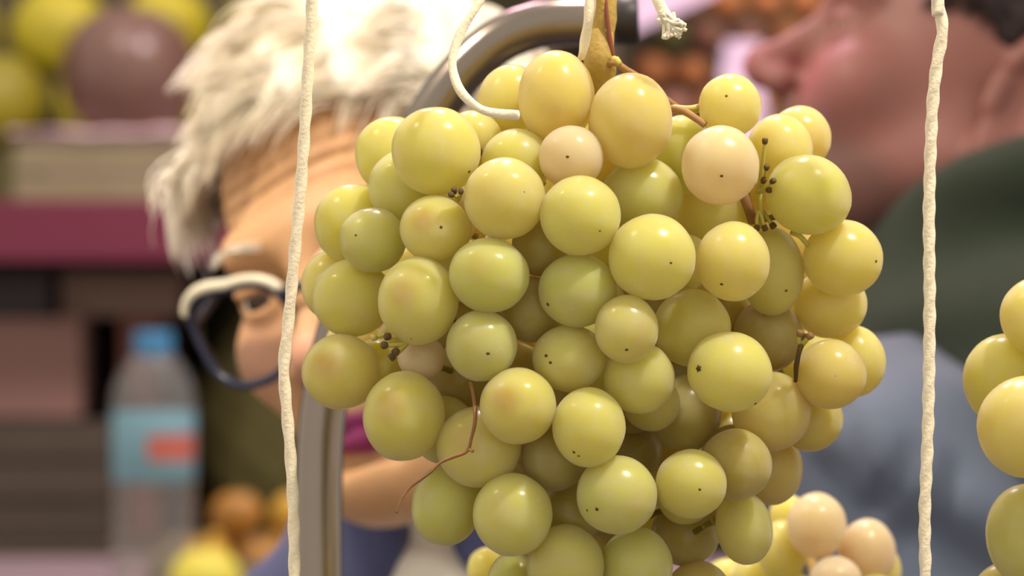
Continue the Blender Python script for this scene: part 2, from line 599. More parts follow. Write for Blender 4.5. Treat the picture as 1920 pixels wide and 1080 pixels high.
def make_bunch(name, label, cat, rows, cx, cy, ax_, ay_, thick, d0, axis_pts, group=None, fill=0, stem_r=(.0028, .0045)):
    root = empty(name, at(*axis_pts[0]))
    tag(root, label, cat, group)
    bpy.context.view_layer.update()
    inv = root.matrix_world.inverted()
    dep = lay_depths(rows, cx, cy, ax_, ay_, thick, d0)
    axis = [at(*p) for p in axis_pts]
    path = resample(smooth_path(axis, 8), .004)
    grapes = []

    def berry(c, rx, ry, ru, colour, tilt, stain, k):
        # the blossom end leaves the middle of the bunch, mostly towards where there is room
        a = min(path, key=lambda q: (q - c).length + (q - c).z * .3)
        out = (c - a)
        out = (out.normalized() + Vector((0, -.35, -.2)) + Vector(rng.normal(0, .22, 3))).normalized()
        kv = max(range(len(GAX)), key=lambda i: GAX[i].dot(out))
        out = GAX[kv]
        o = link('grape', GV[kv], None, root)
        o.color = (*colour, stain)
        o.matrix_parent_inverse = inv
        o.matrix_basis = Matrix.Translation(c) @ Matrix.Rotation(math.radians(tilt), 4, 'Y') @ Matrix.Diagonal((rx, ru, ry, 1))
        grapes.append((o, c, (rx + ry + ru) / 3, out, a))
        return o
    for k, row in enumerate(rows):
        x, y, rx, ry, lay, colour, tilt, stain = row
        d, r = dep[k]
        j = 1 + rng.normal(0, .035)
        col = tuple(np.clip(np.array(colour) * np.array([j, j * (1 + rng.normal(0, .012)), j * (1 + rng.normal(0, .06))]), 0, 1))
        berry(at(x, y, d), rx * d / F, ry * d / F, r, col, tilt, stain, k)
    # the far side of the bunch
    tries = 0
    nfill = 0
    while nfill < fill and tries < 14000:
        tries += 1
        u = rng.normal(0, 1, 3); u /= np.linalg.norm(u)
        rad = rng.uniform(.0, .95)
        x, y = cx + u[0] * rad * ax_, cy + u[2] * rad * ay_
        d = d0 + thick * u[1] * rad * 1.05 + .008
        r = rng.uniform(.0085, .012)
        c = at(x, y, d)
        if any((c - g[1]).length < .86 * (r + g[2]) for g in grapes): continue
        # stays behind what the photograph shows of the bunch
        pr = r * F / d
        ok = 0
        for a in range(8):
            qx, qy = x + pr * math.cos(a * math.pi / 4), y + pr * math.sin(a * math.pi / 4)
            ok += any(((qx - w[0]) / w[2]) ** 2 + ((qy - w[1]) / w[3]) ** 2 < 1.0 for w in rows)
        if ok < 8: continue
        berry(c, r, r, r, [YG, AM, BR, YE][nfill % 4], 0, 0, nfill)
        nfill += 1
    # berries deep inside that close the gaps between the outer ones
    if fill > 20:
        cover = lambda x, y: any(((x - g[1].x * F / g[1].y - 960) ** 2 + (y - 540 + (g[1].z - CAM_Z) * F / g[1].y) ** 2) < (g[2] * F / g[1].y) ** 2 for g in grapes)
        for gy in range(150, 1120, 18):
            for gx in range(580, 1660, 18):
                if cover(gx, gy): continue
                if sum(cover(gx + 75 * math.cos(a * math.pi / 6), gy + 75 * math.sin(a * math.pi / 6)) for a in range(12)) < 11: continue
                r = .0095
                for d in np.arange(d0 - .03, d0 + .07, .004):
                    c = at(gx, gy, d)
                    if all((c - g[1]).length > .84 * (r + g[2]) for g in grapes):
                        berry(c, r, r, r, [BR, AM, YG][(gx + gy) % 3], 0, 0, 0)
                        break
    # stalk through the bunch
    n = len(path)
    st = tube('stem', path, lambda t: stem_r[1] + (stem_r[0] - stem_r[1]) * min(1, abs(t - .16) / .16) if t < .32 else stem_r[0] * (1.25 - .7 * t),
              MATS['stem_green'], root, seg=12, lump=.22, seed=3)
    st.matrix_parent_inverse = inv
    # one stalk to each berry
    pm = None
    for o, c, r, out, a in grapes:
        base = c - out * r * .96
        tgt = base + (a - base).normalized() * min(.0075, (a - base).length * .75)
        L = (tgt - base).length
        if pm is None:
            prof = [(.0024, -.0), (.0019, .0016), (.0011, .003), (.0009, .5), (.0010, 1.0)]
            pm = lathe_mesh('pedicel', prof, 8)
            pm.materials.append(MATS['pedicel_green'])
        q = link('pedicel', pm, None, root)
        q.matrix_parent_inverse = inv
        q.matrix_basis = Matrix.Translation(base) @ (tgt - base).to_track_quat('Z', 'Y').to_matrix().to_4x4() @ Matrix.Diagonal((1, 1, L, 1))
    return root, inv, grapes, path


bunch, bunch_inv, berries, bunch_path = make_bunch(
    'grape_bunch', 'large bunch of plump yellow-green grapes hanging sharp in the middle of the picture', 'grapes',
    MAIN, CX, CY, AX, AY, THICK, D0,
    [(1118, -330, .985), (1124, -160, .985), (1131, 0, .985), (1128, 60, .986), (1126, 110, .988), (1122, 170, .992), (1120, 300, 1.0), (1112, 520, 1.0),
     (1120, 760, 1.0), (1128, 1000, .995), (1130, 1250, .985), (1138, 1400, .975)], fill=90)


def hit(px, py, lst):
    """nearest berry on the sight line of a pixel: point and normal"""
    d = Vector(((px - 960) / F, 1, -(py - 540) / F)).normalized()
    o0 = Vector((0, 0, CAM_Z))
    best = None
    for o, c, r, out, a in lst:
        M = o.matrix_world.copy()
        I = M.inverted()
        p, v = I @ o0, (I.to_3x3() @ d)
        A, B, Cq = v.dot(v), 2 * p.dot(v), p.dot(p) - 1
        D = B * B - 4 * A * Cq
        if D < 0: continue
        t = (-B - math.sqrt(D)) / 2 / A
        if best is None or t < best[0]:
            w = o0 + d * t
            n = (I.to_3x3().transposed() @ (p + v * t)).normalized()
            best = (t, w, n, o)
    return best


bpy.context.view_layer.update()


def scar_mesh():
    V, Fc = [(0, 0, .55)], []
    n = 10
    for k in range(n):
        a = 2 * math.pi * k / n
        r = 1 if k % 2 else .62
        V.append((r * math.cos(a), r * math.sin(a), .1))
    for k in range(n):
        V.append((V[k + 1][0] * .9, V[k + 1][1] * .9, -.5))
    for k in range(n):
        k2 = (k + 1) % n
        Fc.append((0, 1 + k, 1 + k2))
        Fc.append((1 + k, 1 + n + k, 1 + n + k2, 1 + k2))
    me = mesh('scar', V, Fc)
    me.materials.append(MATS['scar_brown'])
    return me


SCAR = scar_mesh()
for i, (x, y) in enumerate(DOTS):
    h = hit(x, y, berries)
    if not h: continue
    o = link('scar', SCAR, None, h[3])
    o.matrix_parent_inverse = h[3].matrix_world.inverted()
    s = random.uniform(.0005, .00078) if i != 21 else .0013
    o.matrix_basis = Matrix.Translation(h[1]) @ h[2].to_track_quat('Z', 'Y').to_matrix().to_4x4() @ Matrix.Diagonal((s, s * random.uniform(.7, 1), s * .55, 1))


def in_bunch(name, pts, rad, m, seg=8, lump=.0, root=bunch, inv=bunch_inv):
    path = resample(smooth_path([Vector(p) for p in pts], 8), .0008)
    o = tube(name, path, rad, m, root, seg=seg, lump=lump, seed=random.random() * 50)
    o.matrix_parent_inverse = inv
    return o


# the stalk's joint, its red edge, the shoulder twigs
in_bunch('stem_ridge', [at(1134, -20, .9815), at(1139, 40, .981), at(1147, 95, .982), at(1152, 118, .984)], lambda t: .0005 + .0004 * t, MATS['stem_red'])
in_bunch('stem_joint', [at(1127, 20, .9885), at(1125, 100, .9845), at(1125, 140, .987), at(1123, 180, .992), at(1120, 230, .998)], lambda t: .0022 + .0027 * math.sin(math.pi * min(1, t * 1.15)), MATS['stem_green'], seg=14, lump=.15)
in_bunch('side_stem', [at(1133, 128, .984), at(1152, 118, .980), at(1176, 133, .983), at(1208, 150, .990), at(1262, 196, .995), at(1300, 215, .99)], lambda t: .0011 - .0003 * t, MATS['twig_dry'], lump=.5)
in_bunch('stem_node', [at(1148, 112, .981), at(1156, 113, .980), at(1160, 122, .980)], .0012, MATS['pedicel_green'])
in_bunch('side_stem', [at(1262, 204, .97), at(1290, 205, .968), at(1318, 199, .968)], .00115, MATS['pedicel_green'], lump=.3)
in_bunch('side_stem', [at(1258, 203, .968), at(1285, 210, .964), at(1322, 234, .962)], .0011, MATS['twig_dry'], lump=.3)


def tassel(px, py, depth, tips, root_r=.0007, knob='pedicel_dark'):
    """bare stalks that lost their berries: thin stalk and flared tip"""
    c = at(px, py, depth)
    for (tx, ty, td) in tips:
        e = at(tx, ty, td)
        mid = c.lerp(e, .5) + Vector((random.uniform(-.0008, .0008), 0, random.uniform(-.0008, .0008)))
        p = in_bunch('bare_pedicel', [c, mid, e], lambda t: root_r * (1 - .25 * t), MATS['pedicel_green'], seg=6)
        d = (e - mid).normalized()
        kn = in_bunch('pedicel_tip', [e - d * .0003, e + d * .0007, e + d * .0015], lambda t: root_r * (.8 + .55 * math.sin(math.pi * (.15 + .75 * t))), MATS[knob], seg=8)


# nearest berries around those gaps give the depth
def gap_depth(px, py, back=.006):
    h = [hit(px + dx, py + dy, berries) for dx in (-60, 0, 60) for dy in (-60, 0, 60)]
    return min(q[1].y for q in h if q) - .0 + back


g1 = hit(1468, 268, berries)[1].y
in_bunch('side_stem', [at(1424, 425, g1 + .004), at(1427, 385, g1 - .004), at(1421, 350, g1 - .003), at(1414, 325, g1 + .001)], .0009, MATS['pedicel_green'], lump=.3)
in_bunch('side_stem', [at(1412, 415, g1 + .010), at(1400, 385, g1 + .006), at(1393, 345, g1 + .008)], .0016, MATS['twig_dry'], lump=.3)
tassel(1424, 395, g1 - .003, [(1419, 424, g1 - .004), (1433, 424, g1 - .004)])
tassel(1420, 360, g1 - .004, [(1434, 268, g1 - .009), (1437, 316, g1 - .011), (1431, 341, g1 - .008), (1447, 341, g1 - .011), (1440, 357, g1 - .009)])
tassel(1425, 390, g1 + .0, [(1447, 420, g1 - .001)], .0008)
g2 = min(hit(784, 564, berries)[1].y, hit(757, 780, berries)[1].y) + .012
tassel(765, 640, g2, [(724, 647, g2 - .004), (730, 631, g2 - .003), (744, 658, g2 - .003), (738, 667, g2)], .0009)
tassel(760, 630, g2 + .002, [(705, 632, g2 + .001)], .0008, 'pedicel_green')
g3 = hit(946, 372, berries)[1].y + .014
tassel(858, 375, g3, [(848, 366, g3 - .004), (864, 360, g3 - .004), (852, 360, g3 - .003)], .0007)
g4 = hit(1558, 702, berries)[1].y + .002
in_bunch('side_stem', [at(1512, 628, g4), at(1500, 655, g4 - .002), at(1494, 680, g4), at(1491, 715, g4 + .006)], lambda t: .0010 - .0004 * t, MATS['pedicel_dark'], lump=.4)
tassel(1505, 645, g4 - .001, [(1517, 632, g4 - .004), (1500, 628, g4 - .003)], .0009, 'twig_dry')
g5 = hit(1516, 366, berries)[1].y + .016
in_bunch('side_stem', [at(1484, 436, g5), at(1500, 443, g5 - .002), at(1515, 460, g5)], .0008, MATS['pedicel_green'])
# dry tendril
gt = hit(897, 838, berries)[1].y - .004
td = [(882, 716), (889, 745), (891, 785), (884, 820), (876, 845), (850, 857), (825, 868), (808, 885), (788, 900), (768, 915), (752, 938), (743, 962)]
in_bunch('tendril', [at(x, y, gt + (.003 if i < 2 else 0) - .004 * (i / 11)) for i, (x, y) in enumerate(td)],
         lambda t: .00062 - .00025 * t, MATS['tendril_brown'], lump=.5)
in_bunch('tendril', [at(876, 845, gt - .001), at(882, 843, gt - .002), at(887, 846, gt - .003)], .0005, MATS['twig_dry'], lump=.3)

# the bunch cut by the right edge
RIGHT = [
    (1950, 592, 75, 74, .6, YE, 0, 0), (1891, 712, 86, 88, .8, YG, 0, 0), (1928, 800, 96, 96, .2, YE, 0, .2),
    (1927, 1002, 79, 96, .5, GR, 0, 0), (1890, 1115, 66, 62, .9, YG, 0, 0),
    (2080, 560, 84, 86, .4, YE, 0, 0), (2055, 690, 84, 82, .2, YG, 0, 0), (2110, 830, 88, 86, .2, YE, 0, 0),
    (2060, 960, 84, 80, .2, GR, 0, 0), (1985, 905, 60, 60, 1.4, AM, 0, 0), (2020, 1110, 82, 84, .2, YG, 0, 0),
    (2170, 700, 78, 80, .6, YG, 0, 0), (2200, 960, 84, 84, .5, YE, 0, 0), (2170, 1110, 80, 82, .5, YG, 0, 0),
    (1960, 1220, 76, 76, .4, YE, 0, 0), (2080, 1250, 78, 78, .3, YG, 0, 0), (2040, 470, 70, 70, 1.2, YE, 0, 0),
]
bunch_r, inv_r, berries_r, _ = make_bunch('grape_bunch', 'bunch of yellow-green grapes cut off by the right edge of the picture', 'grapes',
    RIGHT, 2060, 860, 290, 460, .055, .985, [(2055, -330, .985), (2060, 100, .985), (2062, 420, .985), (2060, 800, .985), (2050, 1200, .98)], fill=8, stem_r=(.0024, .0032))

# the soft bunch low on the right, farther back
LOW = [
    (1531, 985, 56, 62, .4, PK, 0, 0), (1626, 1035, 54, 63, .5, PK, 0, .3), (1466, 1035, 46, 60, .5, YG, 0, 0),
    (1566, 1090, 50, 48, .2, PK, 0, 0), (1662, 1070, 28, 45, 1.2, AM, 0, 0), (1478, 965, 36, 38, 1.2, YE, 0, 0),
    (1640, 1130, 52, 54, .4, YG, 0, 0), (1490, 1130, 54, 54, .5, YG, 0, 0), (1560, 1180, 54, 54, .4, YE, 0, 0),
    (1420, 1085, 48, 50, .9, YE, 0, 0), (1365, 1090, 46, 44, 1.2, YE, 0, 0), (1405, 1175, 52, 52, .8, YG, 0, 0),
    (1640, 1230, 52, 52, .7, YG, 0, 0), (1500, 1270, 52, 54, .6, AM, 0, 0), (1590, 1290, 50, 52, .7, YG, 0, 0),
]
bunch_l, inv_l, berries_l, _ = make_bunch('grape_bunch', 'blurred bunch of pink-tinged grapes low behind the right side of the large bunch', 'grapes',
    LOW, 1530, 1120, 190, 220, .035, 1.17, [(1425, 880, 1.20), (1450, 930, 1.195), (1510, 1010, 1.185), (1535, 1150, 1.17), (1540, 1280, 1.165)], fill=4, stem_r=(.002, .0026))
LEFTLOW = [
    (912, 1066, 36, 40, .5, YE, 0, 0), (860, 1140, 50, 50, .4, YE, 0, 0), (950, 1150, 52, 52, .4, YG, 0, 0),
    (900, 1225, 50, 50, .3, YG, 0, 0), (815, 1220, 48, 48, .6, YE, 0, 0), (985, 1240, 50, 50, .5, YE, 0, 0), (900, 1310, 48, 50, .5, YG, 0, 0),
]
make_bunch('grape_bunch', 'bright grape tips just showing under the lower left of the large bunch', 'grapes',
    LEFTLOW, 905, 1180, 130, 170, .03, 1.14, [(940, 930, 1.15), (935, 1000, 1.155), (920, 1100, 1.15), (905, 1200, 1.14), (900, 1290, 1.14)], fill=3, stem_r=(.002, .0026))


# ------------------------------------------------------------------ twine and rail
rail = empty('hanging_rail', (0, .98, 0))
tag(rail, 'steel rail above the picture that the twine hangs from', 'rail')
RZ = 1.93


def twine_path(pts):
    return resample(smooth_path([Vector(p) for p in pts], 12), .0011)


def twine(name, pts, r, parent=None, ply=3, twist=520, lump=.10, seed=0):
    return tube(name, twine_path(pts), r, MATS['cotton'], parent, seg=14, ply=ply, twist=twist, lump=lump, seed=seed)


p0 = at(585, 0, .96)
lt = twine('twine', [(p0.x + .004, .965, RZ), (p0.x + .003, .963, 1.8), (p0.x + .0015, .961, 1.66)] + [at(x, y, .96) for x, y in
     [(585, 0), (579, 100), (572, 230), (563, 360), (552, 480), (541, 600), (532, 690), (538, 770), (545, 860), (550, 960), (552, 1080), (553, 1250), (550, 1400)]],
     .00172, ply=2, twist=300, lump=.05, seed=3)
tag(lt, 'long cream cotton twine hanging left of the large bunch', 'twine')
p1 = at(1758, 0, .93)
rt = twine('twine', [(p1.x - .002, .94, RZ), (p1.x - .0015, .936, 1.75)] + [at(x, y, .93) for x, y in
     [(1757, -60), (1759, 0), (1767, 55), (1757, 120), (1749, 190), (1744, 300), (1742, 420), (1743, 560), (1742, 690), (1739, 830), (1734, 960), (1735, 1080), (1738, 1250), (1736, 1400)]],
     .00172, ply=2, twist=400, lump=.08, seed=11)
tag(rt, 'long cream cotton twine hanging right of the large bunch', 'twine')

# the tie: knot round the stalk, loop, hanging end, frayed tip
tie = empty('twine_tie', at(1120, -200, .975))
bpy.context.view_layer.update()
tag(tie, 'cream cotton tie with a loose loop and frayed end on the stalk', 'twine')
ti = tie.matrix_world.inverted()


def tie_part(o):
    o.matrix_parent_inverse = ti
    return o


kn = at(1122, -205, .985)
tie_part(twine('hanging_strand', [(kn.x, .968, RZ - .0095), (kn.x, .970, 1.8), kn + Vector((0, -.009, .02)), kn + Vector((0, -.0075, 0))], .0017, tie, ply=2, twist=330))
coil = [kn + Vector((.0062 * math.cos(a), .0062 * math.sin(a), -.0006 * a + .004)) for a in np.linspace(0, 6 * math.pi, 34)]
tie_part(twine('knot', coil, .0016, tie))
tie_part(twine('loop', [kn + Vector((-.006, -.004, 0)), at(1030, -150, .955), at(930, -45, .945), at(893, 12, .942), at(861, 68, .940), at(848, 118, .938),
                        at(862, 168, .934), at(897, 202, .930), at(935, 213, .927), at(972, 216, .925)], .00132, tie, ply=2, twist=200, lump=.06))
tie_part(twine('short_strand', [kn + Vector((-.003, -.006, 0)), at(1112, -90, .965), at(1107, 0, .963), at(1103, 40, .963), at(1094, 92, .966), at(1090, 108, .969)], lambda t: .0016 - .0006 * max(0, t - .8) * 4, tie, ply=2, twist=300, lump=.12))
fe = tie_part(twine('frayed_strand', [kn + Vector((.005, -.005, 0)), at(1175, -140, .958), at(1215, -40, .95), at(1234, 0, .948), at(1247, 28, .947), at(1252, 38, .947)], lambda t: .0013 + .0011 * max(0, t - .55), tie, ply=3, twist=250))
parts = []
c0 = at(1248, 30, .947)
tips = [(1244, 70), (1250, 72), (1256, 69), (1262, 62), (1268, 66), (1272, 69), (1276, 63), (1280, 55), (1285, 48), (1281, 42), (1275, 38)]
for i, (x, y) in enumerate(tips):
    for k in range(7):
        jx, jy = rng.normal(0, 1.8), rng.normal(0, 2.2)
        e = at(x + jx, y + jy, .947 + rng.uniform(-.0018, .0018))
        s0 = c0 + Vector((rng.normal(0, .0011), rng.normal(0, .0008), rng.normal(0, .0008)))
        bend = at(1262 + rng.normal(0, 5), 47 + rng.normal(0, 5), .947 + rng.uniform(-.0025, .0025))
        parts.append(tube_geo(resample(smooth_path([s0, bend.lerp(s0.lerp(e, .5), .55), e], 5), .0009), lambda t: .00075 * (1 - .3 * t), 6))
V, Fc = join_geo(parts)
fr = link('frayed_tip', mesh('frayed_tip', V, Fc), MATS['cotton'], tie)
tie_part(fr); tag(fr, 'tuft of loose white cotton fibres', kind='stuff')

# two thin twines that carry the bunches hanging farther back
for pts, lab in (([(1425, 884, 1.2), (1400, 780, 1.17), (1330, 600, 1.14), (1240, 400, 1.13), (1165, 250, 1.11), (1132, 140, 1.04), (1128, 40, .998), (1126, -60, .996)],
                  'thin twine behind the large bunch carrying the blurred pink-tinged bunch'),
                 ([(940, 934, 1.15), (950, 820, 1.15), (1000, 600, 1.14), (1060, 400, 1.13), (1098, 250, 1.10), (1108, 140, 1.045), (1110, 40, 1.003), (1108, -60, 1.001)],
                  'thin twine behind the large bunch carrying the lower left grape tips')):
    q = at(*pts[-1])
    tag(twine('twine', [at(*p) for p in pts] + [(q.x + (.008 if pts[0][0] > 1000 else -.008), .992, 1.72), (q.x + (.012 if pts[0][0] > 1000 else -.012), .978, RZ - .0095)], .0009, ply=2, twist=500), lab, 'twine')

bpy.context.view_layer.update()
ri = rail.matrix_world.inverted()
o = tube('bar', [Vector((-.95, .965, RZ)), Vector((-.3, .965, RZ)), Vector((.3, .965, RZ)), Vector((.95, .965, RZ))], .008, MATS['chrome'], rail, seg=16); o.matrix_parent_inverse = ri
for sx in (-1, 1):
    o = tube('post', [Vector((sx * .95, .965, 0)), Vector((sx * .95, .965, 1.0)), Vector((sx * .95, .965, RZ + .008))], .012, MATS['chrome'], rail, seg=16); o.matrix_parent_inverse = ri
o = link('hanger', mesh('hanger', *tube_geo(smooth_path([(.352, .965, RZ), (.352, .985, RZ - .01), at(2055, -345, .985)], 6), .0015, 6)), MATS['cotton'], rail); o.matrix_parent_inverse = ri

# ------------------------------------------------------------------ bent chrome pipe
pipe = empty('bent_pipe', (at(600, 1080, 1.2).x, 1.2, 0))
bpy.context.view_layer.update()
tag(pipe, 'bent chrome pipe with a black end cap arching behind the large bunch', 'pipe')
pi_ = pipe.matrix_world.inverted()
pp = [(1156, 42), (1090, 42), (1010, 47), (935, 76), (870, 132), (815, 205), (755, 310), (700, 430), (655, 560), (622, 680), (604, 790), (599, 900), (598, 1080)]
pth = [at(x, y, 1.2) for x, y in pp]
pth += [Vector((pth[-1].x, 1.2, 1.1)), Vector((pth[-1].x, 1.2, .6)), Vector((pth[-1].x, 1.2, .02))]
o = tube('tube', resample(smooth_path(pth, 10), .006), .0088, MATS['chrome'], pipe, seg=28); o.matrix_parent_inverse = pi_
e0 = at(1150, 38, 1.2); e1 = at(1196, 37, 1.2)
o = tube('end_cap', [e0, e0.lerp(e1, .1), e0.lerp(e1, .9), e1], lambda t: .0094 if .05 < t < .95 else .0088, MATS['black_plastic'], pipe, seg=28); o.matrix_parent_inverse = pi_
bx = pth[-1].x
o = link('foot_plate', lathe_mesh('foot_plate', [(.09, 0), (.09, .006), (.085, .012), (.014, .016), (.012, .03)], 32), MATS['chrome'], pipe)
o.matrix_parent_inverse = pi_; o.location = (bx, 1.2, 0)


# ------------------------------------------------------------------ people
def head_field(q, woman):
    """distance to the head in its own frame: face towards -Y, eye line at z = 0"""
    x, y, z = q
    ax_ = np.abs(x)
    m = [ax_, y, z]                       # mirrored
    d = ell(q, (0, .014, .030), (.0745, .096, .088))
    fw, jw, lz, cz = (.050, .046, -.0040, -.097) if woman else (.057, .054, 0.0, -.103)
    d = smin(d, ell(q, (0, -.040, -.042), (fw, .056, .074)), .035)
    d = smin(d, cap(m, (jw, -.004, -.050), (.020, -.072, cz + .003), .016, .013), .03)
    d = smin(d, ball(q, (0, -.081, cz), .0150 if woman else .018), .025)
    d = smin(d, ball(m, (.041 if woman else .044, -.068, -.030), .019), .022)               # cheek bones
    d = smin(d, cap(q, (-.034, -.086, .017), (.034, -.086, .017), .009 if woman else .012), .018)
    d = smax(d, -ell(m, (.033, -.104, -.004), (.019, .014, .011)), .014)  # eye sockets
    d = smin(d, ball(m, (.031, -.0795, -.004), .0138), .006)             # lids
    d = smax(d, -cap(m, (.0215, -.0945, -.0055), (.0405, -.0905, -.0050), .0036 if woman else .0020), .002)
    d = smin(d, cap(m, (.020, -.0925, .0015), (.042, -.0875, .0010), .0016), .003)       # lid edges
    d = smin(d, ell(q, (0, -.077, -.068), (.028, .020, .027)), .022)     # muzzle
    nl = .004 if not woman else 0.0
    d = smin(d, cap(q, (0, -.091, .002), (0, -.112 - nl, -.034), .0068, .0085), .012)
    d = smin(d, ball(q, (0, -.1125 - nl, -.037), .0108 if woman else .012), .008)
    d = smin(d, ell(m, (.0125, -.101 - nl, -.041), (.0085, .011, .008)), .007)
    d = smax(d, -ell(m, (.0065, -.107 - nl, -.0485), (.0038, .006, .004)), .003)
    # lips
    d = smin(d, cap(m, (0, -.0985, -.0640 + lz), (.021, -.088, -.0685 + lz), .0042, .0028), .006)
    d = smin(d, cap(m, (0, -.0975, -.0730 + lz), (.020, -.087, -.0695 + lz), .0050, .0028), .006)
    d = smax(d, -cap(m, (0, -.1040, -.0685 + lz), (.023, -.0915, -.0690 + lz), .0014, .0010), .003)
    d = smax(d, -cap(m, (.019, -.098, -.044), (.030, -.0885, -.071), .0022, .0020), .007)   # fold beside the mouth
    d = smax(d, -cap(q, (-.012, -.0955, -.0845), (.012, -.0955, -.0845), .0035), .01)
    # ears
    k = 1.0 if woman else 1.16
    m0 = m
    m = [m0[0], (m0[1] - .012) / k + .012, (m0[2] + .010) / k - .010]
    e = ell(m, (.0775, .016, -.010), (.0065, .0185, .030))
    e = smax(e, -ell(m, (.0845, .013, -.010), (.0070, .0105, .019)), .004)
    arc = [(.079, .004, .006), (.082, .010, .018), (.085, .022, .020), (.087, .033, .010), (.086, .034, -.006), (.082, .026, -.024), (.078, .015, -.036)]
    for a, b in zip(arc[:-1], arc[1:]):
        e = smin(e, cap(m, a, b, .0038), .004)
    e = smin(e, ell(m, (.0775, .010, -.037), (.0050, .0085, .010)), .006)
    e = smin(e, cap(m, (.077, .002, -.006), (.078, .001, -.016), .0035), .004)
    e = smin(e, cap(m, (.080, .024, .010), (.081, .023, -.020), .0030), .004)
    m = m0
    d = smin(d, e, .006)
    if woman:
        # forehead lines and crow's feet
        w = np.exp(-((z - .047) / .014) ** 2) * (y < -.02) * np.clip((.07 - ax_) / .03, 0, 1)
        d = d + .0015 * w * (np.abs(np.sin(math.pi * (z + 1.8 * x * x - .003 * np.sin(x * 60)) / .0085)) ** .5 * -2 + 1)
    return d


def rot_head(yaw, pitch, roll):
    return (Matrix.Rotation(math.radians(roll), 4, 'Y') @ Matrix.Rotation(math.radians(yaw), 4, 'Z') @ Matrix.Rotation(math.radians(pitch), 4, 'X'))


def make_head(name, parent, M, neck_to, neck_r, woman, h, mats, lip_z):
    """head and neck as one surface, in the coordinates of the place"""
    c = M.to_translation()
    base = Vector(neck_to)
    skull = M @ Vector((0, .028, -.055))

    def fn(p):
        q = local(p, M)
        d = head_field(q, woman)
        n = cap(p, skull, base, neck_r * .93, neck_r * 1.05)
        return smin(d, n, .03)
    lo = [min(c[i] - .145, base[i] - .08) for i in range(3)]
    hi = [max(c[i] + .145, base[i] + .08) for i in range(3)]
    V, Q = surface(fn, lo, hi, h)
    me = np_mesh(name, V, Q)
    I = np.array(M.inverted())
    L = V @ I[:3, :3].T + I[:3, 3]
    x, y, z = np.abs(L[:, 0]), L[:, 1], L[:, 2]
    st = lambda v, e0, e1: np.clip((v - e0) / (e1 - e0), 0, 1)
    zu, zd = lip_z + .0075 - .09 * x, lip_z - .0125 + .30 * x
    lips = st(zu - z, -.0012, .0012) * st(z - zd, -.0012, .0012) * st(.0235 - x, -.001, .002) * (y < -.07)
    blush = np.maximum(np.exp(-((x - .040) ** 2 + (z + .032) ** 2) / .018 ** 2), 1.3 * np.exp(-(x ** 2 + (z + .038) ** 2) / .012 ** 2)) * (y < -.06)
    beard = st(.012 - y, -.01, .02) * st(-.050 - z - .35 * np.maximum(0, y + .075), -.006, .012) * st(z, -.135, -.12)
    beard = np.maximum(beard, st(-.049 - z, 0, .004) * st(.03 - x, 0, .01) * (y < -.07)) * .75
    for nm, val in (('lips', lips), ('blush', np.clip(blush, 0, 1) * .7), ('beard', beard)):
        aa = me.attributes.new(nm, 'FLOAT', 'POINT')
        aa.data.foreach_set('value', val.astype(np.float32))
    for mm in mats: me.materials.append(mm)
    o = link(name, me, None, parent)
    return o


def strands(tufts, per, M, root_fn, flow_fn, length, rad, lift, seed, clump=.006, droop=.25, npt=7):
    r = np.random.default_rng(seed)
    parts_v, parts_f = [], []
    nv = 0
    done = 0
    while done < tufts:
        u = r.normal(0, 1, 3); u /= np.linalg.norm(u)
        root = np.array((0, .014, .030)) + u * np.array((.0745, .096, .088)) * .985
        if not root_fn(root): continue
        done += 1
        nrm = u / np.array((.0745, .096, .088)); nrm /= np.linalg.norm(nrm)
        fl = flow_fn(root, r)
        fl = fl - nrm * fl.dot(nrm) * .85
        fl /= np.linalg.norm(fl)
        L0 = length(root) * r.uniform(.75, 1.25)
        lf = lift * r.uniform(.5, 1.6)
        side = np.cross(nrm, fl)
        cv = r.normal(0, .25)
        for k in range(per):
            o = root + side * r.normal(0, clump) + fl * r.normal(0, clump * .8)
            oe = (o - root) * r.uniform(.15, .7)
            L = L0 * r.uniform(.8, 1.1)
            t = np.linspace(0, 1, npt)[:, None]
            P = (o * (1 - t) + (root + oe) * t) + fl * L * t + nrm * (lf * L * np.sin(t * 2.2) * .9) + side * cv * L * t * t - np.array((0, 0, 1.)) * droop * L * t * t
            # keep clear of the skull
            q = (P - np.array((0, .014, .030))) / np.array((.0745, .096, .088))
            kq = np.linalg.norm(q, axis=1, keepdims=True)
            P = np.where(kq < 1.03, np.array((0, .014, .030)) + (P - np.array((0, .014, .030))) * (1.03 / kq), P)
            d = np.gradient(P, axis=0); d /= np.linalg.norm(d, axis=1, keepdims=True)
            a = np.cross(d, nrm); a /= np.linalg.norm(a, axis=1, keepdims=True) + 1e-9
            b = np.cross(d, a)
            rr = rad * r.uniform(.7, 1.2) * (1 - .8 * t ** 1.5)
            ring_ = np.stack([P + (a * math.cos(w) + b * math.sin(w)) * rr for w in (0, 2.094, 4.189)], 1)
            parts_v.append(ring_.reshape(-1, 3))
            idx = np.arange(npt - 1)[:, None] * 3 + np.arange(3)[None]
            nx = np.arange(npt - 1)[:, None] * 3 + (np.arange(3)[None] + 1) % 3
            f = np.stack([idx, nx, nx + 3, idx + 3], -1).reshape(-1, 4) + nv
            parts_f.append(f); nv += npt * 3
    V = np.concatenate(parts_v); Fq = np.concatenate(parts_f)
    A = np.array(M)
    return V @ A[:3, :3].T + A[:3, 3], Fq


